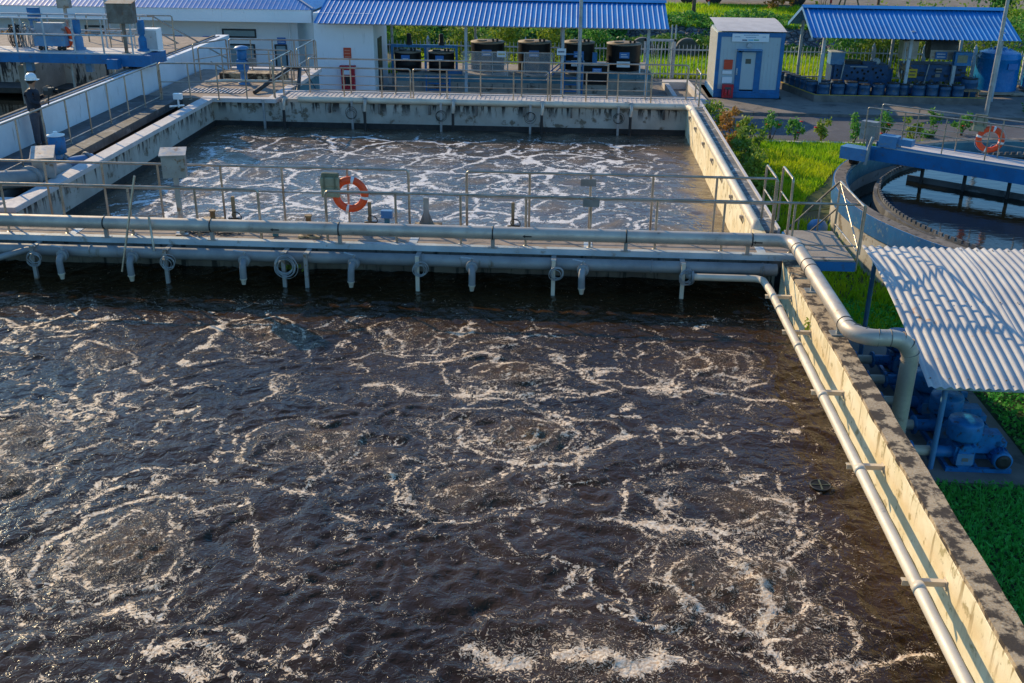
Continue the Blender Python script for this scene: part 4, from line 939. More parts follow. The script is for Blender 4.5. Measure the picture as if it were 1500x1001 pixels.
for a, b in (((-18.5, 40, 1.7), (-15.9, 40, 1.7)), ((-15.9, 40, 1.7), (-13.2, 40, .2)), ((-18.5, 40, 1.2), (-15.9, 40, 1.2)), ((-15.9, 40, 1.2), (-13.2, 40, -.3))): MB().tube([a, b], .03, 8).build('rail', 'steel', T)
for x in (-18.5, -17.2, -15.9): MB().tube([(x, 40, .7), (x, 40, 1.7)], .026, 8).build('post', 'steel', T)
railing('steel railing on the settling tank slab behind the bridge', [(-17.6, 37.2, .73), (-14.1, 37.2, .73)], ev(4), 1.3, (.65,), group='railings on the settling tank slab')
solo('chain_post', MB().tube([(-14.6, 36.6, .72), (-14.6, 36.6, 1.75)], .03, 8).tube([(-14.6, 36.6, 1.7), (-14.75, 36.8, 1.2), (-15.1, 37, .85)], .015, 6), 'steel', 'thin post with a dangling rope right of the bridge', 'post')
q = atY(154, 20, 41); solo('lamp_pole', MB().tube([(q.x + .1, 41, -.2), (q.x - .0, 41, 5.5)], [.07, .05], 10), 'lip', 'slim white lamp pole in front of the left building', 'pole')
for i, px in enumerate((3, 10, 133, 157)):
    q = atY(px, 57 if px > 100 else 52, 43.2); P_ = np.array([q.x, 43.2, q.z]) + rng.normal(size=(120, 3)) * np.array([.13, .1, .1])
    T = thing('potted_plant', (q.x, 43.2, q.z - .5), 'potted orange flowers by the left building, %s from left' % ORD[i], 'plant', 'orange flower pots by the left building')
    leaves('blossom', P_, .06, 'leafred', T); MB().lathe((q.x, 43.2, q.z - .35), [(.1, 0), (.16, .22)], 12).build('pot', 'wallcap', T)

# ------------------------------------------------------------------ person
def skin_obj(name, pts, edges, m, parent, sub=2):
    me = bpy.data.meshes.new(name); o0 = parent_world(parent)
    me.from_pydata([(p[0] - 0, p[1], p[2]) for p, r_ in pts], edges, []); o = bpy.data.objects.new(name, me); COL.objects.link(o)
    sk = o.modifiers.new('s', 'SKIN'); sk.use_smooth_shade = True
    for i, (p, r_) in enumerate(pts):
        rr_ = r_ if isinstance(r_, tuple) else (r_, r_); me.skin_vertices[0].data[i].radius = rr_
    me.skin_vertices[0].data[0].use_root = True
    ss = o.modifiers.new('ss', 'SUBSURF'); ss.levels = sub; ss.render_levels = sub
    dg = bpy.context.evaluated_depsgraph_get(); me2 = bpy.data.meshes.new_from_object(o.evaluated_get(dg)); o.modifiers.clear(); o.data = me2
    me2.materials.clear(); me2.materials.append(M[m]); o.parent = parent; return o
pb = at(60, 215, 0)
PT = thing('person', (pb.x, pb.y, 0), 'cameraman in dark jacket and white helmet filming by the parapet wall', 'person')
# local frame: +X is where he faces (to the right), a little towards the camera
PT.rotation_euler = (0, 0, radians(8))
def chainpts(*c):
    pts = []; ed = []
    return pts, ed
body = [((0, 0, .93), .13), ((.0, 0, 1.1), .13), ((-.01, 0, 1.28), .155), ((-.005, 0, 1.42), .12), ((.02, 0, 1.50), .055), ((.04, 0, 1.57), .075), ((.05, 0, 1.66), .10), ((.04, 0, 1.73), .07)]
ed = [(i, i + 1) for i in range(7)]
def addc(lst, frm):
    for i, q in enumerate(lst):
        body.append(q); ed.append((frm if i == 0 else len(body) - 2, len(body) - 1))
for sy in (1, -1):
    addc([((.0, sy * .10, .88), .09), ((.03 + .03 * sy, sy * .11, .48), .06), ((.02 + .03 * sy, sy * .11, .1), .042), ((.12 + .03 * sy, sy * .12, .04), .04)], 0)
    addc([((-.0, sy * .17, 1.42), .06), ((.06, sy * .23, 1.17), .043), ((.26 if sy < 0 else .3, sy * .12, 1.12 if sy < 0 else 1.3), .033), ((.33 if sy < 0 else .38, sy * .06, 1.15 if sy < 0 else 1.36), .035)], 3)
    hb = len(body) - 1; hx, hy, hz = body[hb][0]
    for k in range(4): addc([((hx + .035, hy + (k - 1.5) * .017, hz + .01), .009), ((hx + .065 - .004 * abs(k - 1.5), hy + (k - 1.5) * .018 - sy * .01, hz + .015), .008), ((hx + .075, hy + (k - 1.5) * .017 - sy * .02, hz - .008), .007)], hb)
    addc([((hx + .02, hy - sy * .03, hz + .035), .009), ((hx + .045, hy - sy * .035, hz + .045), .008)], hb)
skin_obj('body', body, ed, 'skin', PT)
face = MB()
face.lathe((.135, 0, 1.645), [(.014, -.02), (.018, 0), (.008, .02)], 8)
face.box((.135, -.022, 1.595), (.146, .022, 1.602)).lathe((.13, .034, 1.668), [(.009, -.008), (.01, 0), (.009, .008)], 8).lathe((.13, -.034, 1.668), [(.009, -.008), (.01, 0), (.009, .008)], 8)
o = MB(); o.v = face.v; o.f = face.f; o.sm = face.sm; ob = MB.build(o, 'face_features', 'skin'); ob.parent = PT
jk = [((0, 0, .86), (.19, .17)), ((0, 0, 1.0), (.18, .165)), ((0, 0, 1.15), (.185, .18)), ((-.01, 0, 1.3), (.205, .19)), ((-.005, 0, 1.42), (.165, .155)), ((.01, 0, 1.49), .075)]
je = [(i, i + 1) for i in range(5)]
for sy in (1, -1):
    k = len(jk); jk += [((-.0, sy * .19, 1.41), .08), ((.05, sy * .25, 1.17), .062), ((.22 if sy < 0 else .26, sy * .14, 1.12 if sy < 0 else 1.28), .047)]; je += [(4, k), (k, k + 1), (k + 1, k + 2)]
skin_obj('jacket', jk, je, 'jacket', PT)
tr = [((0, 0, .9), (.13, .12))]; te = []
for sy in (1, -1):
    k = len(tr); tr += [((.0, sy * .11, .82), .125), ((.03 + .03 * sy, sy * .12, .48), .095), ((.02 + .03 * sy, sy * .12, .08), .078)]; te += [(0, k), (k, k + 1), (k + 1, k + 2)]
skin_obj('trousers', tr, te, 'trousers', PT)
def local(p, nm, m): o = p.build(nm, m); o.parent = PT; return o
h_ = MB(); h_.lathe((.04, 0, 1.69), [(.135, 0), (.138, .05), (.12, .11), (.07, .155), (.01, .165)], 24); local(h_, 'helmet', 'helmet')
h_ = MB(); h_.lathe((.05, 0, 1.685), [(.13, 0), (.155, 0), (.155, .012), (.13, .014)], 24).box((.12, -.09, 1.68), (.22, .09, 1.692)); local(h_, 'helmet_brim', 'helmet')
local(MB().lathe((.025, 0, 1.60), [(.085, 0), (.105, .04), (.115, .09)], 18), 'hair', 'hair')
for sy in (1, -1): local(MB().box((-.02 + .03 * sy, sy * .11 - .05, 0), (.24 + .03 * sy, sy * .11 + .05, .09)), 'shoe', 'dark')
local(MB().tube([(-.17, .12, 1.0), (-.2, .12, 1.25), (-.08, .13, 1.47), (.1, .12, 1.42)], .018, 6), 'backpack_strap', 'khaki')
q = Vector((.42, 0, 1.3)); Rz = Matrix.Rotation(radians(8), 3, 'Z'); cw = lambda v: tuple(Vector((pb.x, pb.y, 0)) + Rz @ Vector(v))
T = thing('video_camera', cw((.42, 0, 1.2)), 'black video camera on a short grip held by the cameraman', 'camera')
def cwb(p, nm, m): p.v = [cw(v) for v in p.v]; return p.build(nm, m, T)
cwb(MB().box((.31, -.09, 1.32), (.54, .08, 1.49)), 'body', 'dark'); cwb(MB().lathe((.52, 0, 1.4), [(.045, 0), (.05, .1), (.055, .13)], 14, 'X'), 'lens', 'black')
cwb(MB().box((.33, -.1, 1.42), (.44, -.075, 1.52)), 'monitor', 'slab'); cwb(MB().tube([(.36, 0, 1.46), (.38, 0, 1.53), (.5, 0, 1.53), (.52, 0, 1.46)], .012, 6), 'top_handle', 'dark'); cwb(MB().tube([(.41, 0, 1.34), (.38, -.05, 1.08)], .018, 8), 'grip', 'dark')

# ------------------------------------------------------------------ roofs
def corrugated(prof, x0, x1, pitch, amp, nper=6, shape='sin'):
    """sheet: ridges run along the (y,z) profile, corrugation across X"""
    p = MB(); n = int((x1 - x0) / pitch * nper) + 1; k = len(prof)
    for j, (y, z) in enumerate(prof):
        a = prof[max(j - 1, 0)]; b = prof[min(j + 1, k - 1)]; ty, tz = b[0] - a[0], b[1] - a[1]; L_ = sqrt(ty * ty + tz * tz); ny, nz = -tz / L_, ty / L_
        if nz < 0: ny, nz = -ny, -nz
        for i in range(n):
            ph = i / nper; f = ph % 1
            h = sin(2 * pi * ph) if shape == 'sin' else (1 if f < .16 else (-.6 if (f > .3 and f < .86) else .2))
            p.v.append((x0 + (x1 - x0) * i / (n - 1), y + ny * h * amp, z + nz * h * amp))
    for j in range(k - 1):
        for i in range(n - 1): p.f.append((j * n + i, j * n + i + 1, (j + 1) * n + i + 1, (j + 1) * n + i)); p.sm.append(shape == 'sin')
    return p
# ------------------------------------------------------------------ left building
T = thing('pump_house', (-20, 46, -2), 'long white building with blue roof at the upper left', 'building')
MB().box((-60, 46, -2), (-11.9, 56, 1.2)).build('wall', 'white', T)
MB().box((-60, 44.7, 1.03), (-10.95, 57, 1.55)).build('fascia', 'white', T)
pr_ = [(44.65 + 5.85 * i / 24, 1.56 + 2.14 * i / 24) for i in range(25)]
p = corrugated(pr_, -60, -10.8, .2, .004, 6, 'trap')
kp = [k for k, f in enumerate(p.f) if max(p.v[i][0] for i in f) < -10.8 - (min(p.v[i][1] for i in f) - 44.65) * 5.6 / 5.85]
p.f = [p.f[k] for k in kp]; p.sm = [False] * len(kp); p.build('roof', 'roofblue', T)
p = MB().add([(-10.8, 44.65, 1.57), (-10.8, 57, 1.57), (-16.4, 50.5, 3.7)], [(0, 1, 2)]); p.build('roof_hip', 'roofblue', T)
MB().tube([(-10.82, 44.66, 1.6), (-16.4, 50.5, 3.74)], .06, 6).build('hip_cap', 'bluelight', T)
MB().tube([(-12.25, 45.93, -2), (-12.25, 45.93, 1.03)], .05, 8).build('downpipe', 'white', T)
def win(px0, py0, px1, py1, Y, nm, gm='glass_l', par=T, mull=()):
    a, b = atY(px0, py0, Y), atY(px1, py1, Y); x0, x1, z1, z0 = a.x, b.x, a.z, b.z
    f = MB().box((x0, Y - .03, z0), (x0 + .07, Y + .02, z1)).box((x1 - .07, Y - .03, z0), (x1, Y + .02, z1)).box((x0 + .071, Y - .03, z1 - .07), (x1 - .071, Y + .02, z1)).box((x0 + .071, Y - .03, z0), (x1 - .071, Y + .02, z0 + .07))
    for k in mull: xm = x0 + (x1 - x0) * k; f.box((xm - .03, Y - .028, z0 + .071), (xm + .03, Y + .018, z1 - .071))
    f = f.build(nm, 'frame', par); MB().box((x0 + .05, Y - .015, z0 + .05), (x1 - .05, Y - .005, z1 - .05)).build('pane', gm, f)
Yb = 45.99
win(325, 42, 376, 56, Yb, 'window'); win(124, 37, 154, 52, Yb, 'window'); win(12, 36, 33, 48, Yb, 'window')
win(291, 63, 318, 112, Yb, 'door'); win(327, 64, 378, 118, Yb, 'door', mull=(.5,)); win(402, 65, 424, 115, Yb, 'door'); win(248, 62, 275, 100, Yb, 'door')
def bluesign(px0, py0, px1, py1, Y, par, m='signblue', lines=2, ink='signwhite', nm='sign'):
    a, b = atY(px0, py0, Y), atY(px1, py1, Y); s = MB().box((a.x, Y - .03, b.z), (b.x, Y - .012, a.z)).build(nm, m, par)
    p = MB(); H_ = a.z - b.z; W_ = b.x - a.x
    for i in range(lines):
        zc = a.z - H_ * (i + .8) / (lines + .6); x = a.x + W_ * .14
        while x < b.x - W_ * .16:
            w_ = W_ * random.uniform(.04, .10); p.box((x, Y - .034, zc - H_ * .2 / (lines + .6)), (min(x + w_, b.x - W_ * .1), Y - .031, zc + H_ * .2 / (lines + .6))); x += w_ + W_ * .03
    p.build('lettering', ink, s)
for a in ((255, 52, 268, 62), (297, 53, 310, 63), (406, 55, 419, 65)): bluesign(*a, Yb, T)
# second block
T = thing('control_room', (-9.7, 44, -2), 'plain white block with a fire hose box on its front', 'building')
a, b = atY(459, 40, 44.2), atY(552, 145, 44.2)
MB().box((a.x, 44.25, -2), (-8.25, 47.5, 1.5)).build('wall', 'white', T)
MB().box((-8.249, 45.1, -1.9), (-8.22, 46.0, .4)).build('door', 'frame', T)
q = atY(510, 86, 44.2); bluesign(503, 70, 515, 87, 44.24, T, 'redsign', 3, 'redink', 'notice')
T2 = thing('fire_hose_box', (q.x, 44.1, -1.5), 'tall red fire hose box mounted on the white block', 'fire box')
a, b = atY(500, 98, 44.15), atY(521, 137, 44.15)
MB().box((a.x, 44.02, b.z), (b.x, 44.24, a.z)).build('cabinet', 'red', T2); MB().box((a.x + .17, 44.0, b.z + .36), (b.x - .17, 44.018, a.z - .38)).build('window', 'dark', T2)
MB().box((a.x - .05, 43.98, a.z), (b.x + .05, 44.24, a.z + .06)).build('hood', 'red', T2); MB().box((a.x + .12, 43.998, a.z - .3), (b.x - .12, 44.016, a.z - .12)).build('label_plate', 'signwhite', T2)
# shed 1
T = thing('dosing_shed', (-3, 45, -2), 'open shed with a long blue corrugated roof over the black tanks', 'shed')
corrugated([(43.2, 1.2), (46, 1.98)], -10.5, 3.95, .21, .018, 6, 'trap').build('roof_sheet', 'roofblue', T)
corrugated([(46.05, 1.98), (46.9, 1.76)], -10.5, 3.95, .21, .018, 6, 'trap').build('roof_sheet', 'roofblue', T)  # unseen back slope, cut short to let sun onto the tank lids
MB().add([(-10.5, 45.75, 1.97), (4, 45.75, 1.97), (4, 46.02, 2.07), (-10.5, 46.02, 2.07), (4, 46.3, 1.97), (-10.5, 46.3, 1.97)], [(0, 1, 2, 3), (3, 2, 4, 5)]).build('ridge_cap', 'roofblue', T)
MB().box((-10.4, 43.5, 1.12), (3.9, 43.6, 1.22)).build('purlin', 'lip', T); MB().box((-10.4, 46.8, 1.6), (3.9, 46.88, 1.7)).build('purlin', 'lip', T)
for px, py, Y in ((683, 137, 43.9), (823, 141, 43.9), (948, 110, 44.3)):
    q = atY(px, py - 20, Y); MB().box((q.x - .06, Y - .06, -2), (q.x + .06, Y + .06, 1.2)).build('post', 'lip', T)
    if px < 900: MB().box((q.x - .17, Y - .17, -2), (q.x + .17, Y + .17, -1.62)).build('post_foot', 'yellow', T)
for x in (-7.9, -4.2, -.4, 3.4): MB().box((x - .05, 46.8, -2), (x + .05, 46.88, 1.6)).build('post', 'lip', T)
tp = at(570, 2, 0)
T = thing('tank_plinth', (-2, 45, -2), 'raised teal painted concrete plinth under the black tanks', 'plinth')
MB().box((-7.4, 44.75, -2), (.3, 48, -.98)).box((.301, 44.75, -2), (3.45, 48, -.80)).build('block', 'conc', T)
MB().box((-7.4, 44.74, -1.3), (.3, 44.749, -1.05)).box((.3, 44.742, -1.05), (3.45, 44.749, -.8)).build('teal_band', 'teal', T)
MB().box((-7.6, 44.0, -1.995), (2.6, 44.1, -1.9)).build('yellow_edge', 'yellow', T)
p = MB()
for i in range(14): x = -6.8 + i * .5; p.box((x, 44.735, -1.7 + .1 * (i % 3)), (x + .03, 44.739, -1.35))
p.build('pipe_stub', 'slab', T)
def btank(x0, x1, zt, zb, Y, label, small=False):
    R_ = (x1 - x0) / 2; x = (x0 + x1) / 2; T = thing('chemical_tank', (x, Y, zb), label, 'tank', 'black chemical tanks under the blue roof')
    MB().lathe((x, Y, zb), [(R_, 0), (R_, (zt - zb) * .35), (R_ * 1.01, (zt - zb) * .36), (R_, (zt - zb) * .38), (R_, zt - zb)], 40).build('shell', 'black', T)
    MB().lathe((x, Y, zt), [(R_, .0), (R_ * 1.02, .01), (R_ * 1.02, .05), (R_ * .5, .09), (R_ * .2, .1)], 40).build('lid', 'tanlid', T)
    MB().lathe((x - R_ * .35, Y - R_ * .2, zt + .06), [(R_ * .32, 0), (R_ * .32, .05), (R_ * .28, .07)], 20).build('hatch', 'dark' if small else 'tanlid', T)
    for dx in (.35, .6): MB().tube([(x + R_ * dx, Y - .3, zt + .03), (x + R_ * dx, Y - .3, zt + .2)], .05, 8).build('nozzle', 'dark', T)
    return T, x, R_
for i, (a0, a1, zt, lb) in enumerate(((-4.3, -2.85, .22, 'big black tank with dusty lid behind the clear panels, left'), (-2.25, -.85, .25, 'big black tank with dusty lid behind the clear panels, right'), (-.33, 1.05, .27, 'big black tank directly behind the white lamp pole'), (1.57, 3.03, .25, 'big black tank at the right end of the shed with a blue label'))):
    T, x, R_ = btank(a0, a1, zt, -.98 if i < 2 else -.8, 45.9, lb)
    s = MB().box((x - .2, 45.9 - R_ - .03, -.25), (x + .22, 45.9 - R_ - .012, .0)).build('label_plate', 'signblue', T)
    MB().box((x - .14, 45.9 - R_ - .035, -.2), (x + .16, 45.9 - R_ - .031, -.17)).box((x - .14, 45.9 - R_ - .035, -.11), (x + .1, 45.9 - R_ - .031, -.08)).build('lettering', 'signwhite', s)
    if i > 1: MB().box((x - .3, 45.9 - R_ - .03, -.62), (x + .26, 45.9 - R_ - .012, -.38)).build('hazard_sheet', 'signwhite', T)
for i, (a0, a1) in enumerate(((-7.6, -6.45), (-6.12, -5.0))):
    T, x, R_ = btank(a0, a1, -.2, -.98, 45.6, 'small black tank in the blue frame, %s one' % ('left', 'right')[i], True)
    s = MB().box((x - .2, 45.6 - R_ - .03, -.5), (x + .16, 45.6 - R_ - .012, -.26)).build('label_plate', 'signblue', T)
    MB().box((x - .14, 45.6 - R_ - .035, -.44), (x + .1, 45.6 - R_ - .031, -.4)).build('lettering', 'signwhite', s)
T = thing('mixer_frame', (-6.3, 45.3, -1), 'dark blue steel frame with two mixer motors over the small tanks', 'frame')
p = MB().box((-7.75, 45.5, .0), (-4.85, 45.62, .12))
for x in (-7.75, -6.3, -4.95): p.box((x, 45.5, -.98), (x + .1, 45.6, .0))
p.build('beams', 'bluem', T)
for x in (-6.95, -5.55): MB().lathe((x, 45.55, .12), [(.13, 0), (.13, .1), (.1, .12), (.1, .42), (.07, .46)], 12).build('mixer_motor', 'dark', T)
T = thing('folding_screen', (-2.6, 44.6, -1), 'metal framed clear plastic screen in front of the big tanks', 'screen')
p = MB()
for x in (-4.55, -3.3, -2.65, -1.95, -.75): p.box((x, 44.6, -1), (x + .05, 44.64, -.05))
p.box((-4.55, 44.6, -.05), (-.7, 44.64, 0)).box((-4.55, 44.598, -.55), (-2.7, 44.598 + .03, -.51)); p.build('frame', 'galv', T)
for x0, x1 in ((-4.5, -3.3), (-3.25, -2.65), (-1.9, -.75)): MB().box((x0 + .01, 44.61, -.98), (x1 - .01, 44.615, -.06)).build('clear_sheet', 'clear', T)
bluesign(728, 75, 741, 84, 44.58, T, 'signwhite', 1, 'yellow')
T = thing('step_ladder', (-5.2, 44.2, -2), 'blue steel steps up to the plinth on the left', 'steps', 'blue steps up to the plinth')
p = MB()
for k in range(4): p.box((-6.0, 44.2 + k * .12, -1.85 + k * .24), (-5.1, 44.34 + k * .12, -1.80 + k * .24))
p.box((-6.08, 44.15, -2), (-6.02, 44.22, -.95)).box((-5.08, 44.15, -2), (-5.02, 44.22, -.95)); p.build('frame', 'blue', T)
T = thing('step_ladder', (-.5, 44.2, -2), 'blue caged steps by the white lamp pole', 'steps', 'blue steps up to the plinth')
p = MB()
for k in range(5): p.box((-.2, 44.1 + k * .1, -1.8 + k * .26), (.5, 44.22 + k * .1, -1.75 + k * .26))
for x in (-.25, .5): p.box((x, 44.1, -2), (x + .07, 44.17, .0))
p.box((-.25, 44.1, -.3), (.57, 44.16, -.25)).box((-.25, 44.1, .0), (.57, 44.16, .05)).tube([(-1.0, 44.2, -.9), (-.25, 44.1, -.2)], .03, 6).tube([(-1.0, 44.2, -1.1), (-.25, 44.1, -.4)], .03, 6)
p.build('frame', 'blue', T)
T = thing('junction_sign', (-.5, 43.7, -.4), 'small white pictogram sign fixed on the middle shed post', 'sign'); bluesign(816, 71, 829, 81, 43.7, T, 'signwhite', 1, 'ink', 'plate')
T = thing('pump_crate', (1, 44.6, -1), 'black dosing pump box in a grey frame between the tanks', 'pump')
MB().box((.6, 44.7, -1.3), (1.62, 45.2, -.5)).build('box', 'black', T); MB().box((.55, 44.65, -.5), (1.67, 45.25, -.44)).box((.55, 44.65, -1.3), (.6, 44.7, -.5)).box((1.62, 44.65, -1.3), (1.67, 44.7, -.5)).build('frame', 'galv', T)
bluesign(868, 100, 881, 108, 44.68, T); MB().box((.95, 44.9, -.44), (1.15, 45, .0)).build('motor', 'blue', T)
for i, (x, lb) in enumerate(((-4.9, 'small blue crate on the plinth between the tanks'), (3.2, 'white folding stool at the right end of the plinth'))):
    z = -.98 if i == 0 else -.8; T = thing('crate' if i == 0 else 'stool', (x, 44.9, z), lb, 'crate' if i == 0 else 'stool')
    if i == 0: MB().box((x - .3, 44.8, z), (x + .3, 45.1, z + .12)).build('tray', 'blue', T); MB().box((x - .32, 44.78, z + .121), (x + .32, 45.12, z + .15)).build('rim', 'bluem', T)
    else: MB().box((x - .25, 44.9, z + .3), (x + .2, 45.2, z + .34)).build('seat', 'white', T); MB().box((x - .25, 44.9, z), (x - .2, 45.2, z + .3)).add([(x + .2, 44.9, z + .3), (x + .35, 44.9, z), (x + .35, 45.2, z), (x + .2, 45.2, z + .3)], [(0, 1, 2, 3)]).build('legs', 'white', T)
# valve chamber right of the plinth
T = thing('valve_pit', (4.3, 40, -2), 'open concrete pit with white edges beside the kiosk', 'pit')
c0 = [at(970, 117, -1.6), at(990, 147, -1.6), at(1036, 147, -1.6), at(1008, 117, -1.6)]
def ringpoly(c, w0, z0, z1):
    ctr = sum(c, Vector()) / 4; p = MB()
    for i in range(4):
        a, b = c[i], c[(i + 1) % 4]; ai, bi = a.lerp(ctr, w0), b.lerp(ctr, w0)
        p.prism([(a.x, a.y), (b.x, b.y), (bi.x, bi.y), (ai.x, ai.y)], z0, z1)
    return p
ringpoly(c0, .3, -2, -1.6).build('pit_wall', 'coping', T)
# ------------------------------------------------------------------ kiosk
K0, K1, KY0, KY1, KZ = 6.26, 9.1, 45.75, 48.8, .82
T = thing('kiosk', (7.7, 47, -2), 'panelled kiosk, sun and shade put into its wall colours, with blue frame and a narrow door', 'kiosk')
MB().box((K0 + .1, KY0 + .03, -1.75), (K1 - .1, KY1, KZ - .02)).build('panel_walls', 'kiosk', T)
MB().box((K0 + .06, KY0 + .1, -1.72), (K0 + .099, KY1, KZ - .1)).build('side_panel', 'kiosk_lit', T)
p = MB().box((K0, KY0, -1.7), (K0 + .16, KY0 + .12, KZ)).box((K1 - .16, KY0, -1.7), (K1, KY0 + .12, KZ)).box((K0 + .161, KY0 + .0, KZ - .18), (K1 - .161, KY0 + .12, KZ)).box((K0, KY0 - .05, -2), (K1, KY1 + .05, -1.701))
p.box((K0 + .161, KY0 - .0, -1.7), (K1 - .161, KY0 + .1, -1.55)); p.build('blue_frame', 'blue', T)
MB().box((K0 - .2, KY0 - .2, -2), (K1 + .1, KY1 + .2, -1.9)).build('base_slab', 'bluelight', T)
p = MB(); n = 14; vs = []
for j in range(n + 1):
    f = j / n; y = KY0 - .05 + (KY1 - KY0 + .1) * f; z = KZ + .02 + .28 * sin(pi * min(1, f * .9 + .1) * .5) 
    p.v += [(K0 - .04, y, z), (K1 + .04, y, z)]
for j in range(n): p.f.append((2 * j, 2 * j + 1, 2 * j + 3, 2 * j + 2)); p.sm.append(True)
p.build('curved_roof', 'coping', T)
p = MB()
for i in range(16): x = K0 + .3 + i * .16; p.box((x, KY0 + .022, -1.5), (x + .008, KY0 + .029, KZ - .2))
for i in range(18): y = KY0 + .2 + i * .16; p.box((K0 + .053, y, -1.6), (K0 + .059, y + .008, KZ - .1))
p.build('panel_grooves', 'lip', T)
def kpt(zx, zy): return atY(1030 + zx / 7.7, 20 + zy / 7.7, KY0)
def kbox(x0, y0, x1, y1, nm, m, d=.03, par=None):
    a, b = kpt(x0, y0), kpt(x1, y1); return MB().box((a.x, KY0 - d, b.z), (b.x, KY0 + .028, a.z)).build(nm, m, par or T)
dr = kbox(400, 430, 600, 875, 'door', 'kiosk', .0); kbox(383, 425, 400, 890, 'door_frame', 'blue', .02); kbox(600, 425, 622, 890, 'door_frame', 'blue', .02); kbox(401, 423, 599, 440, 'door_head', 'blue', .02); kbox(385, 400, 662, 414, 'door_canopy', 'bluelight', .3)
kbox(480, 512, 537, 568, 'door_window', 'glass', .01, dr); kbox(372, 615, 382, 690, 'door_handle', 'lip', .05)
sg = kbox(332, 225, 737, 322, 'sign_board', 'signwhite', .04)
p = MB()
for (x0, x1, yy0, m) in ((460, 620, 243, 0), (355, 420, 262, 0), (480, 590, 268, 0), (670, 705, 265, 0)):
    x = x0
    while x < x1: a, b = kpt(x, yy0 - 4), kpt(x + 9, yy0 + 4); p.box((a.x, KY0 - .045, b.z), (b.x, KY0 - .041, a.z)); x += 13
p.build('lettering', 'bluelight', sg)
for x0, m in ((440, 'ink'), (508, 'cyan_sign'), (572, 'green_sign')):
    a, b = kpt(x0, 292), kpt(x0 + 56, 306); MB().box((a.x, KY0 - .045, b.z), (b.x, KY0 - .041, a.z)).build('logo_patch', m, sg)
kbox(500, 335, 548, 380, 'lamp_housing', 'lip', .08)
o = kbox(240, 520, 327, 630, 'notice', 'redsign', .03); kbox(218, 642, 320, 682, 'notice_white', 'signwhite', .03); kbox(215, 715, 320, 785, 'notice_sheet', 'signwhite', .032)
T2 = thing('fire_extinguisher_box', (kpt(265, 940).x, KY0 - .1, -1.9), 'red extinguisher box standing left of the kiosk door', 'fire box')
a, b = kpt(212, 790), kpt(320, 940); MB().box((a.x, KY0 - .3, b.z), (b.x, KY0 - .055, a.z)).build('box', 'red', T2); MB().box((a.x + .1, KY0 - .315, b.z + .1), (b.x - .1, KY0 - .302, a.z - .1)).build('window', 'glass', T2)
for dx in (.14, .28): MB().lathe((a.x + dx, KY0 - .36, b.z + .12), [(.05, 0), (.055, .02), (.055, .2), (.02, .26)], 10).build('extinguisher', 'red', T2)
# ------------------------------------------------------------------ fence
def fence(x0, x1, Y, label):
    T = thing('picket_fence', (x0, Y, -2), label, 'fence', 'white picket fence sections'); n = int((x1 - x0) / .19)
    p = MB()
    for i in range(n): x = x0 + .1 + i * (x1 - x0 - .1) / n; p.box((x - .013, Y - .013, -1.95), (x + .013, Y + .013, -.42)).add([(x - .013, Y - .013, -.42), (x + .013, Y - .013, -.42), (x + .013, Y + .013, -.42), (x - .013, Y + .013, -.42), (x, Y, -.34)], [(0, 1, 4), (1, 2, 4), (2, 3, 4), (3, 0, 4)])
    p.build('pickets', 'lip', T)
    MB().box((x0, Y - .05, -.62), (x1, Y - .021, -.56)).build('rail', 'lip', T); MB().box((x0, Y - .05, -1.75), (x1, Y - .021, -1.69)).build('rail', 'lip', T)
    MB().box((x0 - .07, Y - .07, -2), (x0 + .07, Y + .07, -.3)).add([(x0 - .07, Y - .07, -.3), (x0 + .07, Y - .07, -.3), (x0 + .07, Y + .07, -.3), (x0 - .07, Y + .07, -.3), (x0, Y, -.1)], [(0, 1, 4), (1, 2, 4), (2, 3, 4), (3, 0, 4)]).build('post', 'lip', T)
nm_ = ['left of the mixer frame', 'behind the mixer frame', 'behind the first big tank', 'behind the second big tank', 'behind the third big tank', 'behind the last big tank', 'left of the kiosk', 'behind the kiosk', 'just right of the kiosk', 'behind the first machine', 'behind the shrubs', 'behind the second machine', 'left of the blue tanks', 'behind the blue tanks', 'right of the blue tanks']
for i in range(14): fence(-9.2 + i * 2.35, -6.85 + i * 2.35, 50.9, 'white picket fence section ' + nm_[i])
T = thing('gate', (4.2, 50.7, -2), 'white framed gate leaf in the fence right of the shed', 'gate')
p = MB().box((3.5, 50.7, -1.9), (3.6, 50.76, -.1)).box((4.9, 50.7, -1.9), (5.0, 50.76, -.1)).box((3.5, 50.7, -.2), (5.0, 50.76, -.1)); p.build('frame', 'lip', T)
p = MB()
for i in range(8): p.box((3.7 + i * .16, 50.71, -1.9), (3.73 + i * .16, 50.74, -.2))
p.build('bars', 'lip', T)
solo('ladder_post', MB().box((5.05, 54, -2), (5.12, 54.07, .2)).box((5.25, 54, -2), (5.32, 54.07, .2)), 'lip', 'white striped gauge post behind the fence', 'post')
# culvert mouths
p = MB()
for x in (3.9, 6.3): p.lathe((x, 57.6, -1.5), [(.55, 0), (.62, 0), (.62, .5), (.55, .5)], 24, 'Y')
solo('culvert', p, 'slab', 'pair of dark culvert mouths in the bank behind the fence', 'culvert')
p = MB()
for x in (3.9, 6.3): p.lathe((x, 57.7, -1.5), [(.54, 0), (.54, .1)], 24, 'Y')
solo('culvert_opening', p, 'black', 'black openings of the two culverts behind the fence', 'culvert')
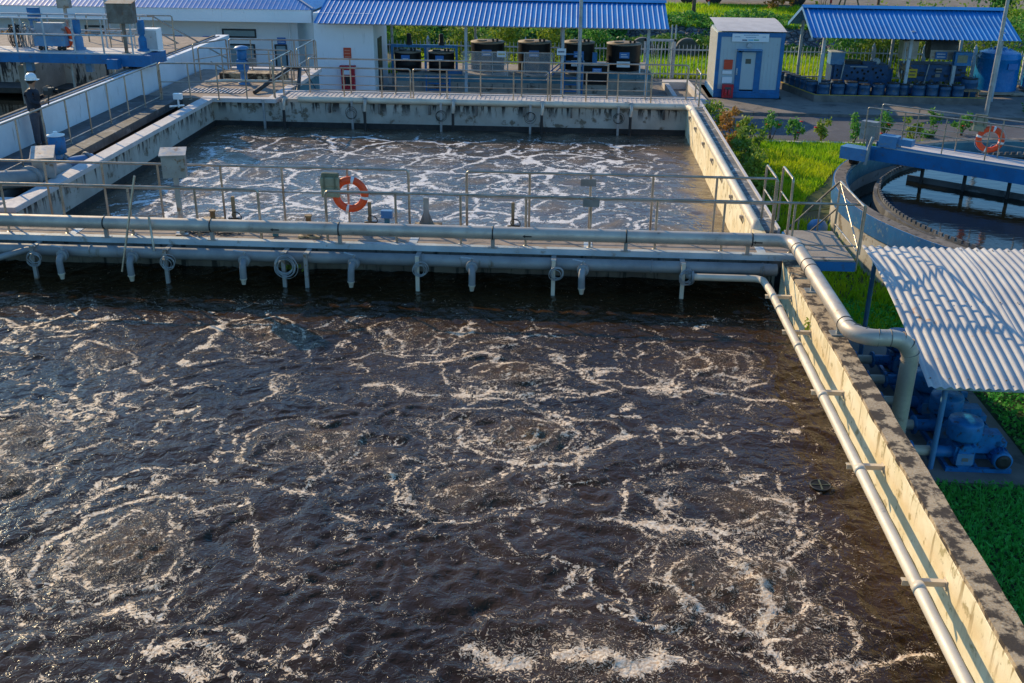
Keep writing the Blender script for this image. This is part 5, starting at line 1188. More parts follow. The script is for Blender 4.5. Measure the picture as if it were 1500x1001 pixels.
# ------------------------------------------------------------------ shed 2 and machines
T = thing('press_shed', (14, 48, -2), 'open shed with blue gabled roof over the sludge machines', 'shed')
def skew(p, k=.0): return p
corrugated([(45.35, .72), (48, 1.72)], 10.15, 18.75, .2, .018, 6, 'trap').build('roof_sheet', 'roofblue', T)
corrugated([(48.05, 1.72), (50.6, .72)], 10.15, 18.75, .2, .018, 6, 'trap').build('roof_sheet', 'roofblue', T)
MB().add([(10.12, 47.7, 1.7), (18.8, 47.7, 1.7), (18.8, 48.02, 1.8), (10.12, 48.02, 1.8), (18.8, 48.3, 1.7), (10.12, 48.3, 1.7)], [(0, 1, 2, 3), (3, 2, 4, 5)]).build('ridge_cap', 'roofblue', T)
MB().add([(10.13, 45.3, .62), (10.13, 48, 1.6), (10.13, 48, 1.76), (10.13, 45.3, .78), (10.13, 50.7, .62), (10.13, 50.7, .78)], [(0, 1, 2, 3), (1, 4, 5, 2)]).build('barge_board', 'bluelight', T)
for x, Y in ((10.85, 46.2), (14.45, 46.0), (18.2, 46.0), (10.7, 50.1), (14.9, 50.1), (18.0, 50.1)): MB().box((x - .06, Y - .06, -2), (x + .06, Y + .06, .98)).build('post', 'lip', T)
T = thing('containment_kerb', (14, 46, -2), 'low concrete containment kerb with yellow edge round the machine shed', 'kerb')
MB().prism([(9.45, 48.9), (10.45, 45.1), (17.7, 45.1), (17.7, 45.3), (10.6, 45.3), (9.65, 48.9)], -1.9, -1.62).build('kerb_wall', 'kerb', T)
MB().prism([(10.5, 45.12), (17.6, 45.12), (17.6, 45.17), (10.5, 45.17)], -1.619, -1.60).prism([(9.48, 48.85), (10.45, 45.18), (10.5, 45.2), (9.53, 48.87)], -1.619, -1.60).build('yellow_line', 'yellow', T)
MB().prism([(9.9, 48.8), (10.7, 45.35), (17.7, 45.35), (17.7, 50), (9.9, 50)], -1.899, -1.85).build('floor', 'slab', T)
# drums
def drum():
    T = thing('plastic_drum', (0, 0, 0), '', 'drum', 'blue plastic drums along the containment kerb')
    MB().lathe((0, 0, 0), [(.24, 0), (.27, .03), (.27, .22), (.285, .25), (.27, .28), (.27, .52), (.285, .55), (.27, .58), (.25, .66)], 20).build('body', 'drum', T)
    MB().lathe((0, 0, .66), [(.25, 0), (.26, .0), (.26, .025), (.22, .03)], 20).build('rim', 'dark', T)
    MB().lathe((.1, 0, .66), [(.04, 0), (.04, .04)], 8).build('bung', 'bluelight', T)
    return T
D0 = drum(); k = 0
DX = [(10.95, 45.65), (11.55, 45.62), (12.1, 45.68), (12.65, 45.62), (13.25, 45.66), (13.85, 45.62), (14.35, 45.85), (14.95, 45.62), (15.5, 45.66), (16.05, 45.62), (16.6, 45.66)]
SPOT = ['beside the left front post', 'second in the front row', 'third in the front row', 'fourth in the front row', 'fifth in the front row', 'sixth in the front row', 'tucked behind the middle post', 'just right of the middle post', 'second right of the middle post', 'third right of the middle post', 'last in the front row at right']
for i, (x, y) in enumerate(DX):
    o = D0 if i == 0 else copy_tree(D0); o.location = (x, y, -1.85); o.rotation_euler = (0, 0, i * 1.3); o.scale = (.94 + .05 * (i % 3),) * 2 + (.95 + .06 * ((i * 7) % 3),)
    o['label'] = 'blue plastic drum ' + SPOT[i]
SP2 = ['nearest the road', 'second back', 'third back', 'fourth back', 'fifth back', 'farthest back']
for i in range(6):
    o = copy_tree(D0); o.location = (10.55 - i * .14, 46.25 + i * .5, -1.85); o.rotation_euler = (0, 0, i * .7); o['label'] = 'dark blue drum along the left kerb of the shed, ' + SP2[i]
for i in range(4):
    o = copy_tree(D0); o.location = (11.15 + i * .55, 46.5 + .1 * (i % 2), -1.85); o['label'] = 'drum in the second row behind the front drums, %s from left' % ORD[i]
# machine 1: screw press housing with round holes
T = thing('sludge_press', (13, 47.6, -1.85), 'long dark blue press machine with rows of round holes', 'machine')
MB().box((11.55, 47.2, -1.6), (14.0, 48.2, -.62)).prism([(14.0, 47.2), (14.25, 47.3), (14.25, 48.1), (14.0, 48.2)], -1.6, -.8).build('housing', 'mdark', T)
p = MB()
for x, z in ((12.55, -.78), (12.45, -.95), (12.7, -.95), (12.9, -.86), (13.0, -1.0), (13.15, -.9), (13.35, -.8), (13.5, -.95), (13.7, -.85), (13.8, -1.02), (12.75, -1.22), (13.0, -1.2), (12.25, -1.1), (13.6, -1.15), (11.8, -1.1), (11.8, -.85)): p.lathe((x, 47.195, z), [(.055, 0), (.055, .01)], 14, 'Y')
p.build('round_holes', 'black', T)
MB().box((11.65, 47.1, -1.85), (11.75, 47.2, -.6)).build('upright', 'mdark', T); MB().box((12.9, 47.3, -.62), (13.5, 47.6, -.5)).build('motor_mount', 'mdark', T); MB().lathe((13.55, 47.5, -.5), [(.03, -.1), (.14, -.1), (.14, .12), (.03, .12)], 14, 'Y').build('top_motor', 'lip', T)
MB().box((12.2, 47.4, -.62), (12.9, 47.9, -.48)).build('top_gear', 'dark', T)
MB().box((11.45, 47.15, -.62), (12.05, 47.8, -.12)).build('feed_box', 'bluelight', T); MB().box((11.42, 47.1, -.12), (12.1, 47.85, -.08)).build('feed_rim', 'lip', T)
MB().box((12.1, 47.18, -1.5), (12.5, 47.195, -1.35)).build('label_plate', 'signblue', T); MB().box((12.35, 47.18, -.72), (13.1, 47.195, -.69)).build('trim_line', 'lip', T)
p = MB()
for x in (11.6, 12.7, 13.9): p.box((x, 47.25, -1.85), (x + .12, 47.4, -1.6))
p.build('leg', 'mdark', T)
MB().tube([(11.9, 47.0, -1.8), (12.05, 47.1, -.5)], .03, 6).build('ladder_rail', 'galv', T)
# machine 2: belt press with hopper and brown chute
T = thing('belt_press', (16, 47.4, -1.85), 'large blue belt press with grey hopper, cover and yellow warning sign', 'machine')
MB().box((14.75, 47.0, -1.25), (17.3, 48.2, -.55)).box((14.9, 47.0, -1.8), (17.5, 48.1, -1.55)).build('frame_body', 'mdark', T)
p = MB()
for x in (14.9, 16.0, 17.3): p.box((x, 47.02, -1.8), (x + .1, 47.12, -1.0))
p.build('leg', 'mdark', T)
MB().prism([(14.55, 47.3), (15.2, 47.3), (15.2, 48.0), (14.55, 48.0)], -.35, .42).build('hopper', 'cabinet', T)
MB().box((14.5, 47.25, .42), (15.5, 48.1, .55)).build('hopper_lid', 'dark', T)
c = MB(); c.lathe((15.75, 47.75, .05), [(.42, 0), (.42, 1.2)], 20, 'X'); c.v = [(a, b, max(z_, -.35)) for a, b, z_ in c.v]; c.build('drum_cover', 'slab', T)
MB().box((15.75, 47.3, -.35), (16.95, 47.34, .05)).build('cover_front', 'cabinet', T)
p = MB()
for i in range(16): p.tube([(14.45 + random.uniform(-.1, .35), 47.0 + random.uniform(-.05, .1), random.uniform(-1.25, -.45)), (14.6 + random.uniform(-.1, .4), 46.95, random.uniform(-1.2, -.4))], random.uniform(.02, .05), 5)
p.build('brown_sludge', 'wood', T)
for i in range(12): x = 14.9 + random.uniform(0, 2.2); z = random.uniform(-1.15, -.35); MB().box((x, 46.96 - i * .002, z), (x + random.uniform(.08, .3), 47.0, z + random.uniform(.03, .12))).build('fitting', 'dark', T)
p = MB()
for i in range(7): x = 14.9 + i * .33; p.lathe((x, 46.98, -1.35 + .1 * (i % 2)), [(.09, 0), (.09, .2)], 12, 'Y')
p.build('rollers', 'slab', T)
bluesign(1331, 101, 1342, 114, 46.93, T, 'yellow', 2, 'ink', 'warning_sign'); bluesign(1371, 76, 1386, 87, 47.28, T)
MB().box((16.0, 46.95, -.85), (16.25, 46.97, -.68)).box((16.0, 46.95, -1.05), (16.2, 46.97, -.92)).build('data_plate', 'signgrey', T)
MB().tube([(15.5, 46.9, -1.7), (15.65, 46.9, -.5)], .025, 6).build('side_pole', 'galv', T)
MB().tube([(14.5, 47.05, -1.8), (14.6, 47.05, -.3), (14.55, 47.05, .4)], .03, 6).build('frame_pipe', 'lip', T)
MB().box((16.6, 47.0, -1.5), (16.9, 47.03, -1.35)).build('yellow_flap', 'yellow', T)
T = thing('panel_cabinet', (17.2, 46.6, -1.85), 'blue control panel box with a yellow screen on a white post', 'control panel')
q0, q1 = atY(1401, 77, 46.7), atY(1418, 97, 46.7)
MB().box((q0.x, 46.7, q1.z), (q1.x + .12, 47.0, q0.z)).build('box', 'bluem', T); MB().box((q0.x + .1, 46.685, q1.z + .13), (q0.x + .52, 46.699, q0.z - .12)).build('screen', 'khaki', T)
MB().box((q0.x - .02, 46.75, -1.85), (q0.x + .12, 46.9, q1.z)).build('post', 'lip', T)
T = thing('work_bench', (16.9, 45.7, -1.85), 'low wooden trestle left of the round dark bin', 'bench'); MB().box((16.75, 45.5, -1.42), (17.5, 45.9, -1.36)).build('top', 'wood', T)
p = MB()
for x in (16.78, 17.05, 17.4): p.box((x, 45.55, -1.85), (x + .05, 45.6, -1.42))
p.build('leg', 'wood', T)
o = copy_tree(D0); o.location = (17.35, 46.5, -1.85); o.scale = (1.3, 1.3, 1.25); o['label'] = 'wide dark bin right of the control panel post'
# big blue tanks
for i, (x, R_, zt, lb) in enumerate(((19.15, .95, -.12, 'big blue plastic water tank with ribbed lid beside the machine shed'), (21.35, .95, .15, 'second big blue water tank cut off by the right frame edge'))):
    zb = -1.72 if i == 0 else -1.6; Y = 48.4; T = thing('water_tank', (x, Y, zb), lb, 'tank', 'big blue water tanks'); H_ = zt - zb
    MB().lathe((x, Y, zb), [(R_, 0), (R_ * .97, H_ * .5), (R_ * .97, H_ * .84), (R_ * 1.0, H_ * .86), (R_ * .97, H_ * .88), (R_ * .95, H_ * .93), (R_ * .9, H_)], 44).build('shell', 'bluetank', T)
    MB().lathe((x, Y, zt), [(R_ * .9, 0), (R_ * .5, .12), (R_ * .3, .13), (R_ * .3, .2), (R_ * .26, .22)], 30).build('lid', 'bluetank', T)
    for k in range(8):
        a = k * pi / 4; MB().tube([(x + cos(a) * R_ * .93, Y + sin(a) * R_ * .93, zt - .1), (x + cos(a) * R_ * .4, Y + sin(a) * R_ * .4, zt + .13)], .045, 6).build('lid_rib', 'bluetank', T)
    if i == 0:
        s = MB().box((x + .1, Y - R_ * 1.0 - .03, -.75), (x + .5, Y - R_ * .97 - .01, -.5)).build('label_plate', 'signblue', T)
    MB().box((x - 1.0, Y - 1.05, zb - .12), (x + 1.0, Y + 1.0, zb - .002)).box((x - .9, Y - .9, -1.9), (x - .6, Y - .5, zb - .12)).box((x + .5, Y - .9, -1.9), (x + .8, Y - .5, zb - .12)).build('platform', 'conc', T)
# lamp poles
def lamp_pole(x, y, label, lean=0):
    T = thing('lamp_pole', (x, y, -2), label, 'pole', 'tall grey lamp poles')
    MB().tube([(x, y, -2), (x + lean, y, 7.2)], [.085, .055], 14).build('shaft', 'galv', T); MB().box((x - .16, y - .16, -2), (x + .16, y + .16, -1.97)).build('base_plate', 'galv', T)
    MB().tube([(x + lean, y, 7.1), (x + lean + .6, y - .6, 7.5)], .035, 8).build('arm', 'galv', T); MB().box((x + lean + .4, y - 1.0, 7.45), (x + lean + .8, y - .4, 7.55)).build('lamp_head', 'galv', T)
lamp_pole(16.54, 42.0, 'tall grey lamp pole standing by the road in front of the machine shed')
lamp_pole(.38, 42.6, 'tall grey lamp pole rising in front of the dosing shed')

# ------------------------------------------------------------------ clarifier
CX, CY, CR, CZ = 14.57, 26.07, 7.53, -.9
def ring(c, r0, r1, z0, z1, seg=128):
    p = MB(); vs = []
    for k in range(seg):
        a = 2 * pi * k / seg
        for rr_, zz_ in ((r0, z0), (r1, z0), (r1, z1), (r0, z1)): p.v.append((c[0] + rr_ * cos(a), c[1] + rr_ * sin(a), zz_))
    for k in range(seg):
        a, b = k * 4, ((k + 1) % seg) * 4
        for i in range(4): p.f.append((a + i, b + i, b + (i + 1) % 4, a + (i + 1) % 4)); p.sm.append(False)
    return p
T = thing('clarifier', (CX, CY, -2.5), 'round concrete clarifier tank with a blue banded rim', 'tank')
ring((CX, CY), 7.2, 7.52, -2.5, CZ).build('wall', 'concwall', T)
ring((CX, CY), 7.22, 7.5, CZ + .001, CZ + .012).build('rim_top', 'underside', T)
ring((CX, CY), 7.521, 7.55, CZ - .45, CZ + .003).build('blue_band', 'tealrim', T)
ring((CX, CY), 7.16, 7.199, CZ - .5, CZ - .05).build('inner_band', 'teal', T)
ring((CX, CY), 6.36, 6.46, -2, -1.19).build('launder_wall', 'slab', T)
p = ring((CX, CY), 6.30, 6.345, -1.45, -1.15)
for k in range(200):
    a = 2 * pi * k / 200; c = Vector((CX + 6.32 * cos(a), CY + 6.32 * sin(a), -1.12)); p.cbox(c, (.05, .12, .09), a)
p.build('notched_weir', 'slab', T)
structure('water_clarifier', ring((CX, CY), 0.01, 6.33, -2.2, -1.24), 'calm'); structure('water_launder', ring((CX, CY), 6.5, 7.2, -2.3, -1.75), 'calm')
d_ = Vector((.80, -.6, 0)); n_ = Vector((.6, .8, 0)); B0 = Vector((8.35, 29.42, 0)); BR = Matrix((d_, n_, (0, 0, 1))).transposed()
T = thing('clarifier_bridge', (B0.x, B0.y, -.9), 'rotating blue bridge with walkway and railings over the round clarifier', 'bridge')
def bl(p): p.v = [tuple(Vector((B0.x, B0.y, 0)) + BR @ Vector(v)) for v in p.v]; return p
bl(MB().box((.1, 0, -.72), (9.5, .08, -.33)).box((.1, .74, -.72), (9.5, .82, -.33))).build('beam', 'blue', T)
bl(MB().box((.6, -.0, -.329), (9.5, .82, -.29))).build('deck', 'coping', T)
bl(MB().box((.6, -.005, -.289), (9.5, .02, -.25)).box((.6, .80, -.289), (9.5, .825, -.25))).build('kick_plate', 'bluelight', T)
bl(MB().box((-.5, -.35, -.72), (.25, .1, -.38))).build('wheel_housing', 'bluelight', T)
bl(MB().lathe((-.15, -.1, -.74), [(.03, -.1), (.15, -.1), (.15, .1), (.03, .1)], 20, 'X')).build('wheel', 'dark', T)
bl(MB().box((.45, -.05, -.3), (.95, .3, .02)).box((.95, .0, -.2), (1.35, .25, -.02))).build('drive_motor', 'bluelight', T)
bl(MB().tube([(.25, -.3, -.8), (.3, -.3, -.3), (.35, -.25, -.02)], .05, 8)).build('cable_arm', 'galv', T)
bl(MB().box((-.2, .15, -.2), (.25, .4, .3)).box((-.02, .25, -.6), (.05, .3, -.2))).build('control_box', 'cabinet', T)
for y in (.02, .80):
    s0 = .0 if y < .5 else .1
    bl(MB().tube(rounded([(s0, y, -.3), (s0, y, .72), (9.5, y, .72)], .05, 4), .02, 8)).build('top_rail', 'steel', T); bl(MB().tube([(s0, y, .22), (9.5, y, .22)], .015, 6)).build('mid_rail', 'steel', T)
    for i in range(8): bl(MB().tube([(1.05 + i * 1.12 + s0, y, -.29), (1.05 + i * 1.12 + s0, y, .72)], .018, 8)).build('post', 'steel', T)
for i in range(6): bl(MB().box((1.6 + i * 1.15, .35, -1.6), (1.68 + i * 1.15, .43, -.78))).build('scraper_arm', 'dark', T)
bl(MB().box((1.2, .5, -1.25), (9.4, .54, -1.08))).build('scum_blade', 'slab', T)
q = atY(1450, 206, 27.2); bc = Vector((B0.x, B0.y, 0)) + BR @ Vector((3.95, -.03, .22)); bc.z = .22
# find the bridge station where the lifebuoy hangs
best = min((abs((lambda v: (v - Vector((0, 0, HC))).dot(R2) / (v - Vector((0, 0, HC))).dot(fw) * F + 750)(Vector((B0.x, B0.y, .2)) + BR @ Vector((s_, .9, 0))) - 1452), s_) for s_ in [i * .05 for i in range(190)])[1]
bc = Vector((B0.x, B0.y, .2)) + BR @ Vector((best, .90, -.0))
lifebuoy('orange lifebuoy hung on the far railing of the clarifier bridge', (bc.x, bc.y, .14), (.35, 1, 0))
bc2 = Vector((B0.x, B0.y, .2)) + BR @ Vector((best - .45, .88, 0)); satchel('pale olive canvas bag hung above the clarifier bridge lifebuoy', (bc2.x + .1, bc2.y - .1, .58), .95, -.6)
T = thing('blue_valve_box', (6.9, 23.5, -2.5), 'small round topped blue box at the foot of the clarifier', 'box'); q = at(1197, 336, -1.9)
MB().lathe((q.x, q.y, -2.4), [(.26, 0), (.26, .6), (.18, .72), (.05, .76)], 18).build('hood', 'bluelight', T); MB().lathe((q.x, q.y, -2.5), [(.32, 0), (.32, .1)], 18).build('base', 'conc', T)
# ------------------------------------------------------------------ canopy & blowers
prof = [(14.72, -.92), (15.1, -.81), (15.6, -.68), (16.1, -.56), (16.85, -.39), (17.5, -.26), (18.2, -.15), (18.8, -.105), (19.25, -.09)]
pp = []
for (a, b) in zip(prof[:-1], prof[1:]):
    for k in range(3): pp.append((a[0] + (b[0] - a[0]) * k / 3, a[1] + (b[1] - a[1]) * k / 3))
pp.append(prof[-1])
T = thing('canopy', (7.5, 17, -2.5), 'curved pale corrugated canopy on posts over the blue blowers', 'canopy')
corrugated(pp, 5.72, 7.62, .1462, .021, 8).build('roof_sheet', 'canopyroof', T)
rf = corrugated([(y, z + .006) for y, z in pp], 7.55, 10.6, .1452, .021, 8); rf.build('roof_sheet', 'canopyroof', T)
p = MB()
for fy, fz in ((14.9, -.845), (17.0, -.335), (19.1, -.075)):
    for k in range(16): p.lathe((5.79 + k * .292, fy, fz), [(.016, 0), (.012, .012)], 6)
tag(p.build('roof_screws', 'rust', T), kind='stuff')
MB().box((5.9, 14.85, -1.02), (10.5, 14.9, -.96)).build('purlin', 'lip', T); MB().box((5.9, 19.1, -.2), (10.5, 19.16, -.13)).build('purlin', 'lip', T)
for x, y, zt in ((6.05, 14.88, -1.02), (5.98, 19.13, -.2), (10.2, 14.88, -1.02), (10.2, 19.13, -.2)):
    MB().tube([(x, y, -2.5), (x, y, zt)], .045, 12).lathe((x, y, -2.5), [(.11, 0), (.11, .02), (.05, .03)], 12).build('post', 'bluelight', T)
T = thing('blower_pad', (6.6, 16.5, -2.5), 'flat concrete pad under the blowers', 'pad'); MB().box((4.3, 14.45, -2.55), (7.75, 20.2, -2.44)).build('slab', 'pave', T)
def blower():
    T = thing('air_blower', (0, 0, 0), '', 'blower', 'blue air blowers under the canopy')
    def B(p, nm, m): return p.build(nm, m, T)
    B(MB().box((-.42, -.26, .0), (.62, -.2, .07)).box((-.42, .2, .0), (.62, .26, .07)).box((-.42, -.2, .0), (-.36, .2, .07)).box((.56, -.2, .0), (.62, .2, .07)).box((.05, -.2, 0), (.11, .2, .07)), 'base_frame', 'bluem')
    b = B(MB().box((-.30, -.2, .1), (.02, .18, .42)).lathe((-.14, -.2, .2), [(.15, -.05), (.16, 0), (.16, .42)], 16, 'Y').lathe((-.14, -.2, .34), [(.12, -.04), (.13, 0), (.13, .42)], 16, 'Y'), 'blower_casing', 'bluem')
    B(MB().box((-.28, -.27, .13), (-.02, -.25, .33)), 'casing_cover', 'bluelight'); B(MB().box((-.2, -.276, .2), (-.1, -.271, .26)), 'name_plate', 'signgrey')
    B(MB().lathe((-.14, 0, .5), [(.12, -.05), (.16, 0), (.265, .02), (.27, .05), (.27, .28), (.255, .32), (.1, .335), (.03, .35)], 30), 'silencer', 'bluem')
    B(MB().box((.0, -.12, .28), (.42, .12, .62)), 'belt_guard', 'bluem')
    B(MB().lathe((.42, -.34, .25), [(.13, 0), (.155, .01), (.155, .1), (.14, .12), (.14, .5), (.1, .54)], 20, 'Y'), 'motor', 'bluem')
    B(MB().lathe((.42, -.352, .25), [(.05, 0), (.12, 0), (.12, .012), (.05, .012)], 20, 'Y'), 'fan_grille', 'dark')
    p = MB()
    for k in range(14):
        a = 2 * pi * k / 14; p.cbox((.42 + .15 * cos(a), -.02, .25 + .15 * sin(a)), (.025, .36, .012), rot=Matrix.Rotation(-a, 3, 'Y'))
    B(p, 'cooling_fins', 'bluem'); B(MB().box((.34, -.12, .4), (.52, .06, .5)), 'terminal_box', 'bluem')
    B(MB().tube([(-.3, -.02, .24), (-1.5, -.02, .24)], .085, 16), 'outlet_pipe', 'pipe_cream')
    for x in (-.62, -.95, -1.02, -1.3): B(MB().lathe((x, -.02, .24), [(.08, -.02), (.16, -.02), (.16, .02), (.08, .02)], 18, 'X'), 'flange', 'bluem')
    B(MB().tube([(-.98, -.02, .24), (-1.3, -.02, .24)], .12, 16), 'flexible_joint', 'bluem'); B(MB().tube([(-.3, -.02, .24), (-.62, -.02, .24)], .10, 16), 'valve_body', 'bluem')
    return T
A0 = blower()
for i, y in enumerate((15.05, 15.95, 16.85, 17.75, 18.65)):
    o = A0 if i == 0 else copy_tree(A0); o.location = (6.68, y, -2.44); o['label'] = ('blue air blower nearest the front edge of the canopy', 'blue air blower second from the front of the canopy', 'blue air blower in the middle of the row', 'blue air blower fourth from the canopy front', 'blue air blower farthest back under the canopy')[i]
solo('collector_pipe', MB().tube([(5.12, 13.8, -2.2), (5.12, 19.4, -2.2)], .13, 18), 'pipe_grey', 'grey collector pipe along the outside of the right wall', 'pipe')

# ------------------------------------------------------------------ vegetation
def bush(name, c, r_, n, size, m, label, cat='bush', group=None, flowers=0, h=None, stem=True, seedr=.35):
    c = Vector(c); T = thing(name, (c.x, c.y, c.z), label, cat, group); h = h or r_ * 1.6
    k = max(3, int(n / 60)); cc = rng.normal(size=(k, 3)) * np.array([r_ * .45, r_ * .45, h * .22]) + np.array([c.x, c.y, c.z + h * .62])
    P_ = cc[rng.integers(0, k, n)] + rng.normal(size=(n, 3)) * r_ * seedr * .6; P_[:, 2] = np.maximum(P_[:, 2], c.z + .05)
    leaves('foliage', P_, size, m, T)
    if stem:
        p = MB()
        for i in range(5): q = cc[i % k]; p.tube([(c.x + random.uniform(-.05, .05), c.y, c.z), ((c.x + q[0]) / 2, (c.y + q[1]) / 2, c.z + h * .3), tuple(q)], [.02, .015, .006], 5)
        p.build('stem', 'bark', T)
    for i in range(flowers):
        q = P_[rng.integers(0, n)] + np.array([0, -.12, .05]); MB().lathe(tuple(q), [(.01, -.02), (.06, .0), (.07, .02), (.02, .03)], 8).build('flower', 'flower', T)
    return T
HB = [(1092, 203), (1128, 207), (1165, 207), (1202, 207), (1250, 212), (1292, 207), (1337, 209), (1366, 203), (1408, 199)]
for i, (px, py) in enumerate(HB):
    q = at(px, py, -2); bush('hibiscus_shrub', (q.x, q.y, -2), .34, 420, .055, 'leaf' if i % 3 else 'leafy', 'small hibiscus shrub by the road, %s from left' % ORD[i], 'shrub', 'hibiscus shrubs along the road', flowers=(0, 2, 2, 1, 0, 2, 0, 0, 2)[i], h=.85)
RP = [(1118, 300, 'leafy'), (1104, 268, 'leafy'), (1044, 178, 'leafy'), (1090, 222, 'leafy'), (1048, 190, 'leafy'), (1058, 205, 'leafred'), (1070, 220, 'leafred'), (1085, 240, 'leafy'), (1078, 200, 'leafred'), (1096, 258, 'leafy'), (1110, 280, 'leafy'), (1095, 232, 'leafy')]
for i, (px, py, m) in enumerate(sorted(RP, key=lambda v: v[1])):
    q = at(px, py, -1.6); bush('border_plant', (q.x - .1, q.y, -2.1), .42, 520, .065, m, ('reddish' if m == 'leafred' else 'yellow green') + ' border plant beside the far tank wall, %s from the back' % ORD[i], 'plant', 'border plants along the far tank wall', h=1.25)
# sunlit grass patch
def inpoly(X, Y, poly):
    r_ = np.zeros(len(X), bool); n = len(poly)
    for i in range(n):
        x0, y0 = poly[i]; x1, y1 = poly[(i + 1) % n]; c_ = ((y0 > Y) != (y1 > Y)); xx = (x1 - x0) * (Y - y0) / (y1 - y0 + 1e-9) + x0; r_ ^= c_ & (X < xx)
    return r_
n = 70000; X = rng.uniform(4.3, 13, n); Y = rng.uniform(20.5, 37.1, n)
path = [(at(*a, -2.2).x, at(*a, -2.2).y) for a in ((1222, 258), (1202, 284), (1180, 302), (1168, 336), (1210, 345), (1260, 300))]
ok = (np.hypot(X - CX, Y - CY) > 7.6) & ~inpoly(X, Y, path); X, Y = X[ok], Y[ok]; dens = fbm(X * 1.5, Y * 1.5, 3, 5); k = rng.random(len(X)) < .35 + dens; X, Y = X[k], Y[k]
tag(blades('lawn_grass', X, Y, gz(Y), .22 * (.5 + fbm(X * .6, Y * .6, 3, 8)), .022, 'grass'), 'lush sunlit yellow green grass between the far tank and the clarifier', 'grass', kind='stuff')
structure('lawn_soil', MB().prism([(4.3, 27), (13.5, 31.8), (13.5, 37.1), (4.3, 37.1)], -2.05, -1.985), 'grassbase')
# shaded ground cover at right of the near wall
n = 52000; X = rng.uniform(4.28, 11, n); Y = rng.uniform(7, 22.5, n)
ok = ~((X < 7.78) & (Y > 14.42) & (Y < 20.25)) & (np.hypot(X - CX, Y - CY) > 7.6); X, Y = X[ok], Y[ok]
Z = -2.5 + .10 * fbm(X * 2, Y * 2, 3, 4) + rng.random(len(X)) * .08
tag(leaves('ground_cover', np.stack([X, Y, Z], 1), .038, 'ground_leaf', up=.3), 'dense green ground cover in the shade of the near wall', 'ground cover', kind='stuff')
n = 16000; X = rng.uniform(4.28, 11, n); Y = rng.uniform(7, 14.3, n); tag(blades('shade_grass', X, Y, np.full(n, -2.5), .22 + 0 * X, .012, 'ground_leaf', lean=.5), 'tufts of long grass standing in the shaded ground cover', 'grass', kind='stuff')
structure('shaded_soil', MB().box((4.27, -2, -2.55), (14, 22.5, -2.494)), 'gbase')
# grass behind fence, bank grass
n = 42000; X = rng.uniform(-9, 27, n); Y = rng.uniform(51.2, 58, n)
tag(blades('meadow_grass', X, Y, gz(Y), .34 + 0 * X, .05, 'grass'), 'sunlit grass strip behind the white fence', 'grass', kind='stuff')
n = 50000; X = rng.uniform(-9, 38, n); Y = 62.6 + 9.9 * rng.random(n) ** .8; k = fbm(X * .5, Y * .5, 3, 3) > .33; X, Y = X[k], Y[k]
tag(blades('bank_grass', X, Y, gz(Y), .30 + .5 * np.clip(fbm(X * .25, Y * .4, 3, 33) - .5, 0, 1), .06, 'grass'), 'grassy verge on top of the stone bank', 'grass', kind='stuff')
def mass(name, xr, yr, zr, n, size, m, label, cat):
    X = rng.uniform(*xr, n); Y = rng.uniform(*yr, n); f = fbm(X * .7, Y * .7, 3, 17); Z = zr[0] + (zr[1] - zr[0]) * f * rng.random(n) ** .5 + gz(Y)
    return tag(leaves(name, np.stack([X, Y, Z], 1), size, m), label, cat, kind='stuff')
mass('hedge_growth', (-9, 9), (57.6, 60.6), (0, 1.5), 16000, .11, 'leafdark', 'dark green creeping growth along the foot of the stone bank', 'undergrowth')
mass('hedge_growth', (-12, 3.2), (59.5, 66), (0, 1.7), 26000, .12, 'leaf', 'dense dark green slope behind the dosing shed', 'undergrowth')
mass('hedge_growth', (9, 30), (58, 60), (0, .9), 9000, .1, 'leafdark', 'low dark hedge in front of the stones at right', 'undergrowth')
mass('verge_growth', (3, 38), (62.4, 65.5), (0, 1.0), 14000, .11, 'leaf', 'tufted green growth along the top edge of the stone bank', 'undergrowth')
mass('fence_foot_growth', (8.9, 10.4), (49.6, 50.8), (0, .8), 900, .07, 'leaf', 'low green plants between the kiosk and the machine shed', 'undergrowth')
for i, (x, y, r_, h, m, lb) in enumerate(((13.2, 52.2, .9, 2.6, 'leaf', 'leafy green sapling behind the press machine'), (14.6, 52.6, 1.0, 2.6, 'leafy', 'yellow green bush right of the sapling behind the machines'), (15.4, 53, .8, 2.3, 'leafy', 'pinkish flowered bush behind the middle shed post'), (17.0, 53, 1.1, 3.0, 'leafy', 'bright bush showing above the belt press cover'), (18.6, 53.5, .9, 2.7, 'leafy', 'bright bush between the belt press and blue tank'), (20.6, 53.5, 1.1, 2.9, 'leafy', 'leafy bush above the first blue tank'), (22.8, 54, 1.2, 3.4, 'leaf', 'dark bush at the far right above the blue tanks'),
        (-7.6, 52, 1.0, 2.8, 'leafy', 'leafy bush beside the white block behind the fence'), (-3.0, 52.3, .8, 2.5, 'leafy', 'slender bush rising behind the fence near the first big tank'), (-.8, 52.3, .8, 2.5, 'leafy', 'slender bush rising behind the fence near the second big tank'), (1.3, 52.0, .6, 2.3, 'leaf', 'small bush between the two right tanks'), (-5.3, 52.4, .7, 2.2, 'leafy', 'low bright bush behind the mixer frame'))):
    bush('wild_bush', (x, y, -2), r_, 1500, .085, m, lb, 'bush', 'bushes behind the fence', h=h, seedr=.6)
